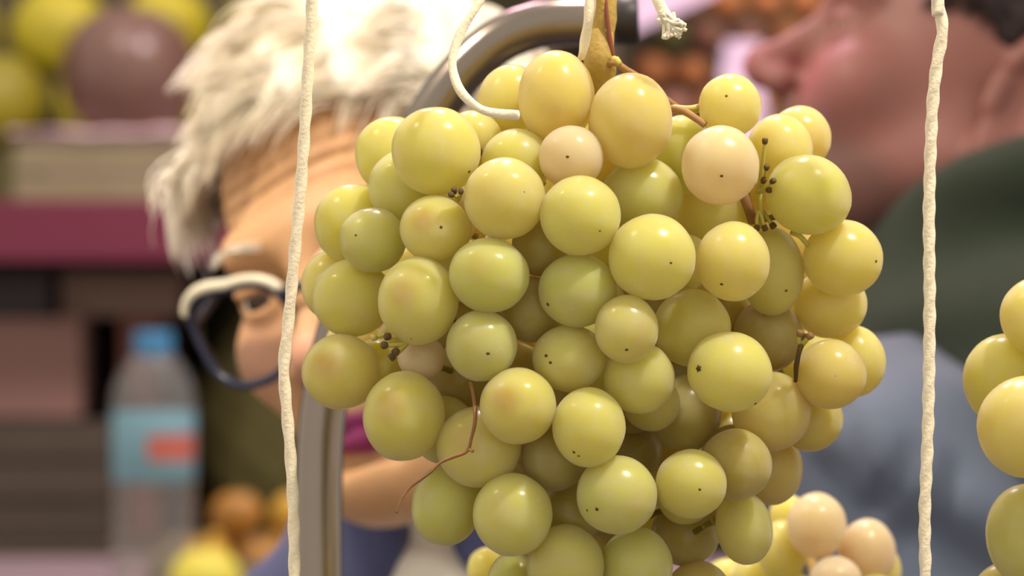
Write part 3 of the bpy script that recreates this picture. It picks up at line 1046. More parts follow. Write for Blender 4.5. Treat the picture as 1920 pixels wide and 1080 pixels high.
def hair_cap(M, keep, thick, h=.003):
    def fn(p):
        q = local(p, M)
        d = ell(q, (0, .016, .032), (.0745 + thick, .096 + thick, .088 + thick))
        inner = ell(q, (0, .012, .026), (.0705, .092, .084))
        d = smax(d, -inner, .004)
        d = d + .0022 * np.sin(q[0] * 170 + q[1] * 60) * np.cos(q[1] * 120 - q[2] * 90)
        return smax(d, keep(q), .008)
    c = M.to_translation()
    return surface(fn, [v - .14 for v in c], [v + .15 for v in c], h)


def add_hair(name, parent, m, geos):
    V = np.concatenate([g[0] for g in geos])
    off, Fq = 0, []
    for g in geos:
        Fq.append(g[1] + off); off += len(g[0])
    return link(name, np_mesh(name, V, np.concatenate(Fq)), m, parent)


def person_root(label, loc):
    o = empty('person', loc)
    tag(o, label, 'person')
    bpy.context.view_layer.update()
    return o


def own(o, root):
    o.parent = root
    o.matrix_parent_inverse = root.matrix_world.inverted()
    return o


def cloth(name, fn, lo, hi, h, m, root):
    V, Q = surface(fn, lo, hi, h)
    return own(link(name, np_mesh(name, V, Q), m), root)


def lower_body(root, hip, M, trousers, shoes):
    """legs down to the floor and a pair of shoes"""
    I = M.to_3x3()
    hp = Vector(hip)
    sides = []
    for s in (-1, 1):
        top = hp + I @ Vector((s * .09, 0, 0))
        knee = Vector((top.x, top.y, .47)) + I @ Vector((s * .01, -.015, 0))
        ank = Vector((top.x, top.y, .08)) + I @ Vector((s * .015, .01, 0))
        sides.append((top, knee, ank))

    def fn(p):
        d = ell(p, tuple(hp + Vector((0, 0, .04))), (.17, .13, .14))
        for t, k, a in sides:
            d = smin(d, smin(cap(p, t, k, .088, .062), cap(p, k, a, .062, .055), .03), .05)
        return smax(d, .05 - p[2], .004)
    cloth('trousers', fn, (hp.x - .3, hp.y - .25, .03), (hp.x + .3, hp.y + .25, hp.z + .2), .012, trousers, root)
    for t, k, a in sides:
        f = I @ Vector((0, -1, 0))

        def fs(p):
            d = cap(p, (a.x - f.x * .03, a.y - f.y * .03, .04), (a.x + f.x * .13, a.y + f.y * .13, .032), .042, .036)
            d = smin(d, cap(p, (a.x, a.y, .04), (a.x, a.y, .085), .045), .03)
            return smax(d, .002 - p[2], .004)
        cloth('shoe', fs, (a.x - .22, a.y - .22, -.01), (a.x + .22, a.y + .22, .15), .009, shoes, root)


# ---- the white-haired woman
WM = Matrix.Translation((-.050, 1.48, 1.515)) @ rot_head(-24, -4, -20)
WN = Vector((-.020, 1.545, 1.345))          # base of the neck
woman = person_root('white-haired person with blue glasses leaning behind the large bunch on the left', (WN.x, WN.y, 0))
own(make_head('body', None, WM, WN, .050, True, .0016, [MATS['skin_woman']], -.0725), woman)


def eyes(root, M):
    for s in (-1, 1):
        bm = bmesh.new()
        bmesh.ops.create_uvsphere(bm, u_segments=24, v_segments=16, radius=.0122)
        me = bpy.data.meshes.new('eye')
        bm.to_mesh(me); bm.free()
        me.materials.append(MATS['eye_white']); me.materials.append(MATS['iris'])
        for p in me.polygons:
            p.use_smooth = True
            if p.center.z > .0105: p.material_index = 1
        o = link('eye', me)
        own(o, root)
        o.matrix_basis = M @ Matrix.Translation((s * .031, -.0795, -.004)) @ Matrix.Rotation(math.radians(98), 4, 'X')


eyes(woman, WM)


def w_root(p):
    x, y, z = p
    if y < -.035: return z > .074 - (.2 * max(0, abs(x) - .02) if x > 0 else 0)
    if x < -.02: return z > .064 - .6 * max(0, y - .02)
    return z > .040 - 1.0 * max(0, y + .01) or (y > .035 and z > -.05)


def w_flow(p, r):
    crown = np.array((.03, .05, .11))
    d = p - crown
    d /= np.linalg.norm(d) + 1e-6
    comb = np.array((-.95, -.25, .10)) if p[1] < .03 or p[0] < 0 else np.array((-.4, -.1, -.3))
    return d * .5 + comb * .9 + r.normal(0, .26 if p[0] < 0 else .18, 3)


cap_g = hair_cap(WM, lambda q: np.maximum(.068 - q[2] - np.clip((q[1] + .045) * 1.2, 0, np.where(q[0] < 0, .012, .11)), -(q[1] + .085)), .013)
w_geo = strands(560, 26, WM, w_root, w_flow, lambda p: (.026 + .10 * max(0, .105 - p[2])) if p[0] < -.01 else .044, .00075, .27, 5, clump=.0065, droop=.10)
wt = strands(60, 20, WM, lambda p: p[0] < -.045 and -.07 < p[1] < .0 and .064 < p[2] < .092, lambda p, r: np.array((-.80, -.40, -.15)) + r.normal(0, .16, 3),
             lambda p: .030, .00075, .42, 9, clump=.006, droop=.30)
hair = own(add_hair('hair', None, MATS['hair_white'], [cap_g, w_geo, wt]), woman)
hair['label'] = 'short tousled white hair'

# eyebrows
for s in (-1, 1):
    gp = []
    for k in range(60):
        u = random.random()
        x0 = s * (.016 + .032 * u)
        p = Vector((x0, -.0985 + .02 * u * u, .0165 + .004 * math.sin(u * 2.5) + random.uniform(-.002, .002)))
        e = p + Vector((s * .006, -.0015, .0015 - .004 * u))
        gp.append(tube_geo([WM @ p, WM @ p.lerp(e, .5), WM @ e], .0004, 4))
    V, Fc = join_geo(gp)
    own(link('eyebrow', mesh('eyebrow', V, Fc), MATS['hair_white']), woman)

# glasses: a thing worn on the face
GM = WM @ Matrix.Translation((0, -.006, -.0075)) @ Matrix.Rotation(math.radians(4), 4, 'X')
specs = empty('glasses', GM.to_translation())
tag(specs, 'dark blue glasses with cream upper rims on the white-haired face', 'glasses')
bpy.context.view_layer.update()


def lens_pts(s, grow=0.0, n=48, back=0.0):
    out = []
    for k in range(n):
        a = 2 * math.pi * k / n
        c, sn = math.cos(a), math.sin(a)
        w, hh = .0275 + grow, .0215 + grow
        x = w * math.copysign(abs(c) ** .82, c)
        z = hh * math.copysign(abs(sn) ** .82, sn)
        if sn > 0 and c > 0: z += .006 * (c * sn) ** .8 * 1.4; x += .0065 * (c * sn) ** .8      # swept outer corner
        if sn < 0: x *= 1 - .12 * abs(sn)
        xx = .0345 + x
        out.append(GM @ Vector((s * xx, -.1035 + .0042 * (xx / .034) ** 2 + back, z - .004)))
    return out


for s in (-1, 1):
    ring_p = lens_pts(s)
    rim = own(link('rim', mesh('rim', *tube_geo(ring_p + ring_p[:1], .0021, 10, caps=False)), MATS['frame_navy']), specs)
    top = [p for p in lens_pts(s, .0022)[4:21]]
    own(link('brow_trim', mesh('brow_trim', *tube_geo(resample(top, .0015), lambda t: .0033 - .0012 * t, 10)), MATS['frame_cream']), specs)
    A, B = lens_pts(s, -.0008, back=-.0007), lens_pts(s, -.0008, back=.0007)
    n = len(A)
    own(link('lens', mesh('lens', A + B, [tuple(range(n)), tuple(reversed(range(n, 2 * n)))] + [(i, n + i, n + (i + 1) % n, (i + 1) % n) for i in range(n)], False), MATS['lens_glass']), specs)
    h0 = GM @ Vector((s * .066, -.086, .010)); h1 = GM @ Vector((s * .079, -.05, .013)); h2 = GM @ Vector((s * .0875, .012, .026)); h3 = GM @ Vector((s * .0875, .042, -.006))
    own(tube('temple_arm', resample(smooth_path([h0, h1, h2, h3], 8), .004), .0021, MATS['frame_navy'], seg=8), specs)
b0 = [GM @ Vector(v) for v in ((-.0085, -.1030, .004), (-.004, -.107, .0075), (.004, -.107, .0075), (.0085, -.1030, .004))]
own(tube('bridge', smooth_path(b0, 6), .0022, MATS['frame_navy'], seg=8), specs)

# her jacket, collar and inner collar
TM = Matrix.Translation(WN) @ Matrix(((1, 0, .14, 0), (0, 1, .05, 0), (0, 0, 1, 0), (0, 0, 0, 1))) @ Matrix.Rotation(math.radians(-22), 4, 'Z')


def jacket_w(p):
    q = local(p, TM)
    m = [np.abs(q[0]), q[1], q[2]]
    d = ell(q, (0, .03, -.24), (.165, .115, .25))
    d = smin(d, cap(m, (.03, .02, -.035), (.145, .02, -.075), .055, .050), .05)
    d = smin(d, ell(q, (0, .02, -.48), (.17, .135, .24)), .08)
    d = smin(d, smin(cap(m, (.16, .02, -.09), (.20, .03, -.34), .052, .044), cap(m, (.20, .03, -.34), (.14, -.10, -.50), .044, .038), .02), .025)
    d = d + .004 * np.sin(q[2] * 55 + q[0] * 40) * np.sin(q[0] * 30 - q[2] * 12)
    d = smax(d, -cap(q, (0, -.03, .1), (0, .015, -.06), .056), .01)
    return smax(d, -(q[2] + .66), .006)


cloth('jacket', jacket_w, (WN.x - .44, WN.y - .34, WN.z - .70), (WN.x + .28, WN.y + .28, WN.z + .07), .006, MATS['navy_cloth'], woman)


def collar_w(p):
    q = local(p, TM)
    zz = q[2] + .30 * (q[1]) - .01
    d = ring([q[0], q[1], zz], (0, -.012, .012), .074, .0125, zs=2.6)
    flap = ell(q, (-.075, -.045, -.012), (.035, .020, .042))
    d = smin(d, flap, .015)
    d = smin(d, ell(q, (.07, -.055, -.03), (.03, .02, .05)), .015)
    gap = np.abs(q[0] - .018 + .2 * (q[2])) - (.012 + .5 * np.clip(.035 - q[2], 0, .1))
    return np.where(q[1] < -.02, smax(d, -gap, .006), d)


cloth('collar', collar_w, (WN.x - .15, WN.y - .16, WN.z - .12), (WN.x + .15, WN.y + .14, WN.z + .11), .0035, MATS['navy_cloth'], woman)


def scarf_w(p):
    q = local(p, TM)
    zz = q[2] + .42 * q[1] - .10 * q[0]
    d = ring([q[0], q[1], zz], (0, -.008, .022), .064, .0115, zs=2.4)
    d = smin(d, ring([q[0], q[1], zz], (0, -.012, -.012), .062, .014, zs=1.4), .006)
    d = smin(d, ell(q, (.012, -.050, -.055), (.062, .030, .075)), .02)
    d = smin(d, ell(q, (.045, -.054, .012), (.034, .016, .036)), .015)
    return d + .0014 * np.sin(zz * 210 + q[0] * 60)


cloth('inner_collar', scarf_w, (WN.x - .13, WN.y - .14, WN.z - .14), (WN.x + .13, WN.y + .11, WN.z + .10), .003, MATS['white_cloth'], woman)
lower_body(woman, (WN.x - .075, WN.y + .0, WN.z - .60), Matrix.Rotation(math.radians(-22), 4, 'Z'), MATS['trouser_cloth'], MATS['shoe_leather'])

# ---- the man in profile
MM = Matrix.Translation((.260, 1.74, 1.611)) @ rot_head(-93, -22, 0)
MN = Vector((.300, 1.745, 1.435))
man = person_root('dark-haired person in profile with green scarf and blue jacket on the right', (MN.x, MN.y, 0))
own(make_head('body', None, MM, MN, .062, False, .0018, [MATS['skin_man']], -.0690), man)
eyes(man, MM)


def m_root(p):
    x, y, z = p
    if y < -.045: return z > .070
    if y < -.012: return z > .030
    return z > .034 - 2.2 * max(0, y - .030)


mcap = hair_cap(MM, lambda q: np.maximum(np.where(q[1] < .005, .012, np.where(q[1] < .036, .027, .027 - (q[1] - .036) * 1.6)) - q[2], -(q[1] + .062 - np.clip((.07 - q[2]) * .9, 0, .045))), .005)
mg = strands(420, 9, MM, m_root, lambda p, r: (p - np.array((0, .05, .11))) * 8 + np.array((0, -.1, -.3)) + r.normal(0, .2, 3), lambda p: .028 if p[2] > .06 else .015, .0008, .25, 21, clump=.005, droop=.0, npt=5)
hm = own(add_hair('hair', None, MATS['hair_dark'], [mcap, mg]), man)
hm['label'] = 'short dark brown hair'
for s in (-1, 1):
    gp = []
    for k in range(70):
        u = random.random()
        p = Vector((s * (.014 + .034 * u), -.0995 + .022 * u * u, .0175 + .004 * math.sin(u * 2.5) + random.uniform(-.003, .003)))
        e = p + Vector((s * .007, -.0015, .002 - .004 * u))
        gp.append(tube_geo([MM @ p, MM @ p.lerp(e, .5), MM @ e], .0006, 4))
    V, Fc = join_geo(gp)
    own(link('eyebrow', mesh('eyebrow', V, Fc), MATS['hair_dark']), man)

MT = Matrix.Translation(MN + Vector((-.042, 0, .036))) @ Matrix(((1, 0, -.26, 0), (0, 1, -.26, 0), (0, 0, 1, 0), (0, 0, 0, 1))) @ Matrix.Rotation(math.radians(-116), 4, 'Z')


def jacket_m(p):
    q = local(p, MT)
    m = [np.abs(q[0]), q[1], q[2]]
    d = ell(q, (0, .03, -.25), (.20, .135, .25))
    d = smin(d, cap(m, (.05, .02, -.06), (.165, .0, -.062), .055, .062), .05)
    d = smin(d, ell(q, (0, .03, -.52), (.19, .15, .26)), .08)
    d = smin(d, smin(cap(m, (.195, -.005, -.080), (.245, -.04, -.36), .066, .054), cap(m, (.245, -.04, -.36), (.16, -.12, -.54), .052, .042), .02), .025)
    # creases of the sleeve
    fold = np.sin((q[2] * 1.0 + q[1] * .9) * 62) * np.exp(-((m[0] - .22) / .08) ** 2)
    d = d + .007 * fold + .0045 * np.sin(q[2] * 40 - q[1] * 70 + 1.0) * np.cos(q[0] * 25 + q[1] * 20)
    for u0, v0, u1, v1, wd in ((1585, 760, 1622, 965, .0055), (1705, 845, 1640, 965, .0055), (1790, 880, 1735, 1010, .006), (1560, 880, 1600, 1010, .006), (1690, 1000, 1650, 1100, .006)):
        a, b = at(u0, v0, 1.53), at(u1, v1, 1.53)
        ex, ez = b.x - a.x, b.z - a.z
        t = np.clip(((p[0] - a.x) * ex + (p[2] - a.z) * ez) / (ex * ex + ez * ez), 0, 1)
        dd = (p[0] - a.x - t * ex) ** 2 + (p[2] - a.z - t * ez) ** 2
        d = d + .0055 * np.exp(-dd / wd ** 2) * (p[1] < 1.62)
    d = smax(d, -cap(q, (0, -.02, .1), (0, .015, -.05), .064), .01)
    return smax(d, -(q[2] + .72), .006)


cloth('jacket', jacket_m, (MN.x - .30, MN.y - .34, MN.z - .74), (MN.x + .50, MN.y + .54, MN.z + .10), .0055, MATS['blue_cloth'], man)
SM = Matrix.Translation((MN.x - .012, MN.y - .005, MN.z + .083)) @ Matrix.Rotation(math.radians(-23), 4, 'Y')


def scarf_m(p):
    q = local(p, SM)
    w = .006 * np.sin(np.arctan2(q[1], q[0]) * 3 + q[2] * 40) + .005 * np.sin(q[2] * 95 + q[0] * 25)
    d = ring([q[0], q[1] + .0, q[2]], (0, 0, .022), .078, .026, zs=1.3)
    d = smin(d, ring(q, (.004, 0, -.025), .095, .032, zs=1.2), .012)
    d = smin(d, ring(q, (.01, 0, -.075), .112, .036, zs=1.2), .012)
    d = smin(d, ell(q, (.05, -.055, -.11), (.10, .075, .085)), .03)
    tail = cap(p, tuple(at(1830, 500, 1.67)), tuple(at(2090, 890, 1.55)), .030, .036)
    d = smin(d, tail, .06)
    return d + w


cloth('scarf', scarf_m, (MN.x - .22, MN.y - .26, MN.z - .20), (MN.x + .24, MN.y + .20, MN.z + .24), .005, MATS['green_cloth'], man)
lower_body(man, (MN.x + .155, MN.y + .165, MN.z - .62), Matrix.Rotation(math.radians(-116), 4, 'Z'), MATS['trouser_cloth'], MATS['shoe_leather'])


# ------------------------------------------------------------------ the stalls across the aisle
mat('counter_top', srgb(150, 130, 138), .5, .08, 10)
mat('counter_side', srgb(84, 70, 60), .8, .15, 8)
mat('crate_wood', srgb(138, 126, 98), .8, .14, 12)
mat('crate_paper', srgb(206, 176, 180), .8, .08, 30)
mat('carton_pink', srgb(130, 98, 90), .8, .1, 10)
mat('carton_brown', srgb(110, 88, 76), .8, .12, 10)
mat('box_black', srgb(44, 34, 38), .6, .1)
mat('crate_dark', srgb(74, 64, 54), .8, .2, 10)
mat('post_red', srgb(104, 62, 50), .7, .12, 10)
mat('squash_skin', srgb(110, 82, 72), .3, .3, 22, bump=.3, bscale=80)
mat('squash_tan', srgb(134, 102, 66), .4, .2, 22)
mat('melon_skin', srgb(206, 192, 56), .4, .4, 18, sss=.2, sscale=.004)
mat('melon_green', srgb(166, 152, 46), .45, .3, 26)
mat('fruit_orange', srgb(196, 124, 72), .45, .3, 30, bump=.2, bscale=300)
mat('fruit_rust', srgb(158, 106, 88), .45, .2, 40)
mat('fruit_yellow', srgb(226, 214, 84), .4, .1, 40, sss=.2, sscale=.004)
mat('pepper_amber', srgb(172, 120, 44), .4, .3, 30)
mat('pepper_gold', srgb(206, 160, 56), .3, .15, 30)
mat('leaf_green', srgb(106, 104, 54), .6, .25, 30)
mat('leaf_olive', srgb(92, 88, 48), .8, .3, 20)
mat('fruit_stalk', srgb(96, 84, 50), .8, .2, 60)
mat('paper_lilac', srgb(212, 188, 214), .7, .05, 30)
mat('bottle_plastic', (.93, .92, .90), .06, .02, trans=.93, ior=1.18)
mat('bottle_cap', srgb(62, 132, 178), .4, .06)
mat('bottle_label', srgb(120, 162, 176), .5, .06, 30)
mat('label_red', srgb(196, 104, 88), .5, .06, 30)

counter = empty('counter', (-.4, 3.9, 0))
tag(counter, 'display counter with a greyish lilac top under the water bottle', 'counter')
bpy.context.view_layer.update()
own(box('counter_top', (-1.9, 3.3, 1.09), (.93, 4.47, 1.125), MATS['counter_top'], None, .006), counter)
own(box('body', (-1.83, 3.4, 0), (.86, 4.43, 1.09), MATS['counter_side'], None, .006), counter)


def rack(label, x0, x1, y0, y1, zlip, zs, top):
    r = empty('display_rack', ((x0 + x1) / 2, (y0 + y1) / 2, 0))
    tag(r, label, 'rack')
    bpy.context.view_layer.update()
    own(box('front_board', (x0, y0, zlip[0]), (x1, y0 + .02, zlip[1]), MATS['burgundy_paint'], None, .003), r)
    for z in zs:
        own(box('shelf', (x0, y0 + .022, z - .018), (x1, y1, z), MATS['dark_wood'], None, .002), r)
    own(box('header_board', (x0, y0, top - .09), (x1, y0 + .02, top), MATS['dark_wood'], None, .003), r)
    own(box('back_panel', (x0, y1, .02), (x1, y1 + .02, top), MATS['rack_panel'], None, .002), r)
    for x in (x0 - .03, x1):
        own(box('post', (x, y0 + .03, 0), (x + .03, y1, top), MATS['dark_wood'], None, .003), r)
    return r


rack('market rack with a wide burgundy front board behind the white hair', -1.9, .03, 4.5, 5.43, (1.5375, 1.6245), (1.6155, 1.1325), 2.5)
rack('market rack holding the orange fruit behind the pipe end', .15, 1.8, 4.5, 5.43, (1.35, 1.4325), (1.425,), 2.5)


def copy_tree(o, loc, rz=0, scale=1.0, label=None):
    c = o.copy(); COL.objects.link(c)
    c.location = loc; c.rotation_euler = (o.rotation_euler.x, o.rotation_euler.y, rz); c.scale = (scale,) * 3
    if label: c['label'] = label
    for ch in o.children:
        k = ch.copy(); COL.objects.link(k); k.parent = c
    return c


def fruit(name, cat, label, loc, r, m, squash=1.0, ribs=0, stalk=True, group=None, neck=0.0, tilt=(0, 0, 0), leaf=False):
    root = empty(name, loc, tilt)
    tag(root, label, cat, group)
    prof = []
    for i in range(17):
        a = -math.pi / 2 + math.pi * i / 16
        rr = r * math.cos(a) + .0004
        z = r * squash * math.sin(a)
        if neck and a > 0: rr *= 1 - neck * math.sin(a) ** 1.2; z *= 1 + neck * .7
        if abs(a) > 1.2: z -= math.copysign(r * .10 * (abs(a) - 1.2) / .37, a)
        prof.append((rr, z + r * squash))
    link('flesh', lathe_mesh('flesh', prof, 28, ribs, -.10 if ribs else 0), m, root)
    if stalk:
        top = prof[-1][1]
        link('stalk', lathe_mesh('stalk', [(r * .13, top - .004), (r * .07, top + r * .12), (r * .09, top + r * .25)], 8), MATS['fruit_stalk'], root)
    if leaf:
        V = [(0, 0, 0), (r * .35, r * .3, r * .12), (r * .9, r * .25, r * .05), (r * 1.3, 0, -.1 * r), (r * .9, -r * .25, r * .05), (r * .35, -r * .3, r * .12), (r * .6, 0, r * .1)]
        V = [(x * .66, y * .8, z + prof[-1][1]) for x, y, z in V]
        link('leaf', mesh('leaf', V + [(x, y, z - .0008) for x, y, z in V], [(0, 1, 6, 5), (1, 2, 6), (2, 3, 4, 6), (4, 5, 6), (7, 12, 13, 8), (8, 13, 9), (9, 13, 11, 10), (11, 13, 12)]), MATS['leaf_green'], root)
    return root


def crate(label, x0, x1, y0, y1, z0, z1, m, slats=2, liner=False, cat='crate', name='crate'):
    r = empty(name, ((x0 + x1) / 2, (y0 + y1) / 2, z0))
    tag(r, label, cat)
    bpy.context.view_layer.update()
    own(box('bottom', (x0, y0, z0), (x1, y1, z0 + .008), m, None, .001), r)
    hh = (z1 - z0) / slats
    for k in range(slats):
        a, b = z0 + k * hh + .004, z0 + (k + 1) * hh - .002
        for lo, hi in (((x0, y0, a), (x1, y0 + .008, b)), ((x0, y1 - .008, a), (x1, y1, b)),
                       ((x0, y0 + .009, a), (x0 + .008, y1 - .009, b)), ((x1 - .008, y0 + .009, a), (x1, y1 - .009, b))):
            own(box('slat', lo, hi, m, None, .001), r)
    for cx in (x0 + .009, x1 - .025):
        for cy in (y0 + .009, y1 - .025):
            own(box('corner_post', (cx, cy, z0 + .008), (cx + .016, cy + .016, z1), m, None, .001), r)
    if liner:
        # crumpled paper lining that stands over the edge
        V, Fc = [], []
        n = 60
        for j, (dz, ex) in enumerate(((-.03, -.010), (.004, -.006), (.016, .004), (.010, .012))):
            for k in range(n):
                a = 2 * math.pi * k / n
                sx, sy = math.cos(a), math.sin(a)
                q = max(abs(sx), abs(sy))
                w = noise.noise(Vector((k * .45, j * .6, 2))) * .008
                V.append(((x0 + x1) / 2 + sx / q * ((x1 - x0) / 2 + ex + w * .5), (y0 + y1) / 2 + sy / q * ((y1 - y0) / 2 + ex + w * .5), z1 + dz + w))
        for j in range(3):
            for k in range(n):
                Fc.append((j * n + k, j * n + (k + 1) % n, (j + 1) * n + (k + 1) % n, (j + 1) * n + k))
        own(link('paper_liner', mesh('paper_liner', V, Fc), MATS['crate_paper']), r)
    return r


def carton(label, lo, hi, m, cat='box', name='carton'):
    r = empty(name, ((lo[0] + hi[0]) / 2, (lo[1] + hi[1]) / 2, lo[2]))
    tag(r, label, cat)
    bpy.context.view_layer.update()
    own(box('body', lo, (hi[0], hi[1], hi[2] - .012), m, None, .003), r)
    own(box('lid', (lo[0] - .003, lo[1] - .003, hi[2] - .0115), (hi[0] + .003, hi[1] + .003, hi[2]), m, None, .003), r)
    return r


# on the burgundy shelf: lined crate, two brown fruits, yellow-green melons
SH = 1.617
cr1 = crate('pale wooden crate with pink paper lining on the burgundy shelf', -.715, -.30, 4.59, 4.99, SH, SH + .093, MATS['crate_wood'], 2, True)
own(box('paper_pad', (-.68, 4.625, SH + .009), (-.335, 4.955, SH + .098), MATS['crate_paper'], None, .01), cr1)
fruit('squash', 'fruit', 'big round purple-brown fruit resting on the lined crate', (-.568, 4.745, SH + .099), .102, MATS['squash_skin'], 1.0, 0, True, tilt=(.0, .0, 0))
fruit('squash', 'fruit', 'tan brown ribbed fruit on the crate beside the white hair', (-.398, 4.83, SH + .099), .080, MATS['squash_tan'], .98, 8, True, tilt=(.0, .0, 0))
box_r = carton('low olive box behind the lined crate carrying the yellow-green melons', (-1.2, 5.03, SH + .001), (-.12, 5.41, SH + .10), MATS['leaf_olive'])
mel = [(-1.00, 5.12, 0, .086, 0), (-.825, 5.12, 0, .085, 1), (-.652, 5.12, 0, .084, 0), (-.482, 5.12, 0, .083, 1), (-.312, 5.12, 0, .083, 0),
       (-.912, 5.215, .118, .084, 1), (-.738, 5.215, .118, .084, 0), (-.566, 5.215, .118, .083, 0), (-.396, 5.215, .118, .083, 1)]
where = ['leftmost of the lower row', 'second from the left in the lower row', 'third from the left in the lower row', 'fourth from the left in the lower row', 'last of the lower row, by the hair',
         'leftmost of the upper row', 'second of the upper row', 'third of the upper row', 'last of the upper row, by the hair']
for (x, y, dz, r, k), w in zip(mel, where):
    fruit('melon', 'melon', 'yellow-green melon above the crate, ' + w, (x, y, SH + .101 + dz), r, MATS['melon_skin' if k == 0 else 'melon_green'], .94, 10, True, group='yellow-green melons on the shelf', tilt=(0, 0, random.random()))

# under the shelf, on the lower board
LS = 1.1335
crate('dark slatted crate on the lower shelf at the left edge', -1.2, -.5775, 4.59, 5.1, LS, LS + .177, MATS['crate_dark'], 3)
carton('dull pink carton on top of the dark crate', (-1.08, 4.605, LS + .1785), (-.620, 5.07, LS + .324), MATS['carton_pink'])
carton('small black box on the pink carton at the left edge', (-.9, 4.62, LS + .325), (-.668, 4.87, LS + .392), MATS['box_black'])
carton('tall reddish brown carton standing next to the pink carton', (-.570, 4.65, LS), (-.515, 5.08, LS + .324), MATS['post_red'])
carton('flat brown box bridging the pink and the reddish carton', (-.655, 4.64, LS + .325), (-.48, 5.05, LS + .390), MATS['carton_brown'])


def sack(label, cx, cy, z0, w, d, h, m):
    r = empty('sack', (cx, cy, z0))
    tag(r, label, 'sack')
    bpy.context.view_layer.update()

    def fn(p):
        q = [p[0] - cx, p[1] - cy, p[2] - z0]
        e = ell(q, (0, 0, h * .42), (w, d, h * .52))
        e = smin(e, ell(q, (0, 0, h * .85), (w * .45, d * .45, h * .18)), .05)
        e = e + .004 * np.sin(q[0] * 80 + q[2] * 30) * np.sin(q[2] * 60)
        return smax(e, -q[2], .006)
    cloth('body', fn, (cx - w - .03, cy - d - .03, z0 - .01), (cx + w + .03, cy + d + .03, z0 + h * 1.15), .006, m, r)
    tie_ = own(tube('tie', [Vector((cx + w * .42 * math.cos(a), cy + d * .42 * math.sin(a), z0 + h * .84)) for a in np.linspace(0, 2 * math.pi, 25)], .004, MATS['cotton'], seg=6, caps=False), r)


mat('sack_cloth', srgb(134, 126, 78), .9, .2, 20)
sack('olive sack on the lower shelf behind the water bottle', -.345, 4.93, LS, .145, .15, .37, MATS['sack_cloth'])

# water bottle
btl = empty('water_bottle', ((288 - 960) / F * 3.75, 3.75, 1.1255))
tag(btl, 'clear plastic water bottle with blue cap and light blue label on the counter', 'bottle')
R = .0485
zt = 1.5 - (622 - 540) / F * 3.75 - 1.1255
prof = [(.036, .0), (.045, .004), (R, .016)]
for k in range(6):
    z = .025 + k * .020
    prof += [(R, z), (R * .955, z + .007), (R, z + .014)]
zl0, zl1 = 1.5 - (903 - 540) / F * 3.75 - 1.1255, 1.5 - (768 - 540) / F * 3.75 - 1.1255
prof = [q for q in prof if q[1] < zl0 - .004] + [(R, zl0 - .002), (R * .985, zl0), (R * .985, zl1), (R, zl1 + .002), (R * .97, zl1 + .022), (R * .86, zl1 + .038), (R * .62, zl1 + .056), (R * .45, zl1 + .066), (R * .40, zt - .031), (R * .40, zt - .022)]
prof = prof + [(max(.004, r_ - .0012), z_ + .0012) for r_, z_ in reversed(prof)]        # wall of even thickness
link('bottle_body', lathe_mesh('bottle_body', prof, 40), MATS['bottle_plastic'], btl)
lb = link('label_band', lathe_mesh('label_band', [(R * .99, zl0 + .001), (R * 1.005, zl0 + .002), (R * 1.005, zl1 - .002), (R * .99, zl1 - .001)], 40), MATS['bottle_label'], btl)
pv, pf = [], []
for j, z in enumerate((zl0 + .027, zl0 + .057)):
    for k in range(13):
        a = math.radians(-92 + 80 * k / 12)
        for q in (1.008, 1.02):
            pv.append((R * q * math.cos(a), R * q * math.sin(a), z))
for k in range(12):
    a, b = 2 * k, 26 + 2 * k
    pf += [(a + 1, a + 3, b + 3, b + 1), (a, b, b + 2, a + 2), (b, b + 1, b + 3, b + 2), (a, a + 2, a + 3, a + 1)]
rp = link('red_patch', mesh('red_patch', pv, pf, False), MATS['label_red'], lb)
link('bottle_cap', lathe_mesh('bottle_cap', [(.0215, zt - .027), (.0218, zt - .024), (.0218, zt - .003), (.020, zt)], 32, 24, .03), MATS['bottle_cap'], btl)

# crate of golden peppers and one yellow fruit on the counter
CT = 1.1255
crate('low wooden crate of golden fruit on the counter beside the bottle', -.435, -.105, 3.82, 4.20, CT, CT + .052, MATS['crate_wood'], 1)
gold = [(-.370, 3.885, .010, 0), (-.300, 3.88, .010, 1), (-.230, 3.88, .010, 0), (-.170, 3.905, .010, 1), (-.350, 3.957, .010, 1), (-.272, 3.957, .010, 0), (-.200, 3.975, .010, 1),
        (-.336, 3.920, .066, 1), (-.264, 3.920, .066, 0), (-.192, 3.935, .066, 1), (-.365, 4.035, .010, 0), (-.285, 4.035, .010, 1), (-.205, 4.05, .010, 0)]
gw = ['front row, leftmost', 'front row, second', 'front row, third', 'front row, last', 'middle row, leftmost', 'middle row, second', 'middle row, last',
      'top of the heap, left', 'top of the heap, middle', 'top of the heap, right', 'back row, leftmost', 'back row, second', 'back row, last']
for i, (x, y, dz, k) in enumerate(gold):
    fruit('golden_fruit', 'fruit', ('golden' if k == 0 else 'amber brown') + ' fruit in the crate by the bottle, ' + gw[i], (x, y, CT + dz), .0335, MATS['pepper_gold' if k == 0 else 'pepper_amber'], .9, 5, True, 'golden fruit in the crate', tilt=(0, 0, random.random() * 3))
fruit('lemon', 'fruit', 'pale yellow fruit on the counter in front of the golden fruit', ((385 - 960) / F * 3.63, 3.63, CT), .042, MATS['fruit_yellow'], .95, 0, True)

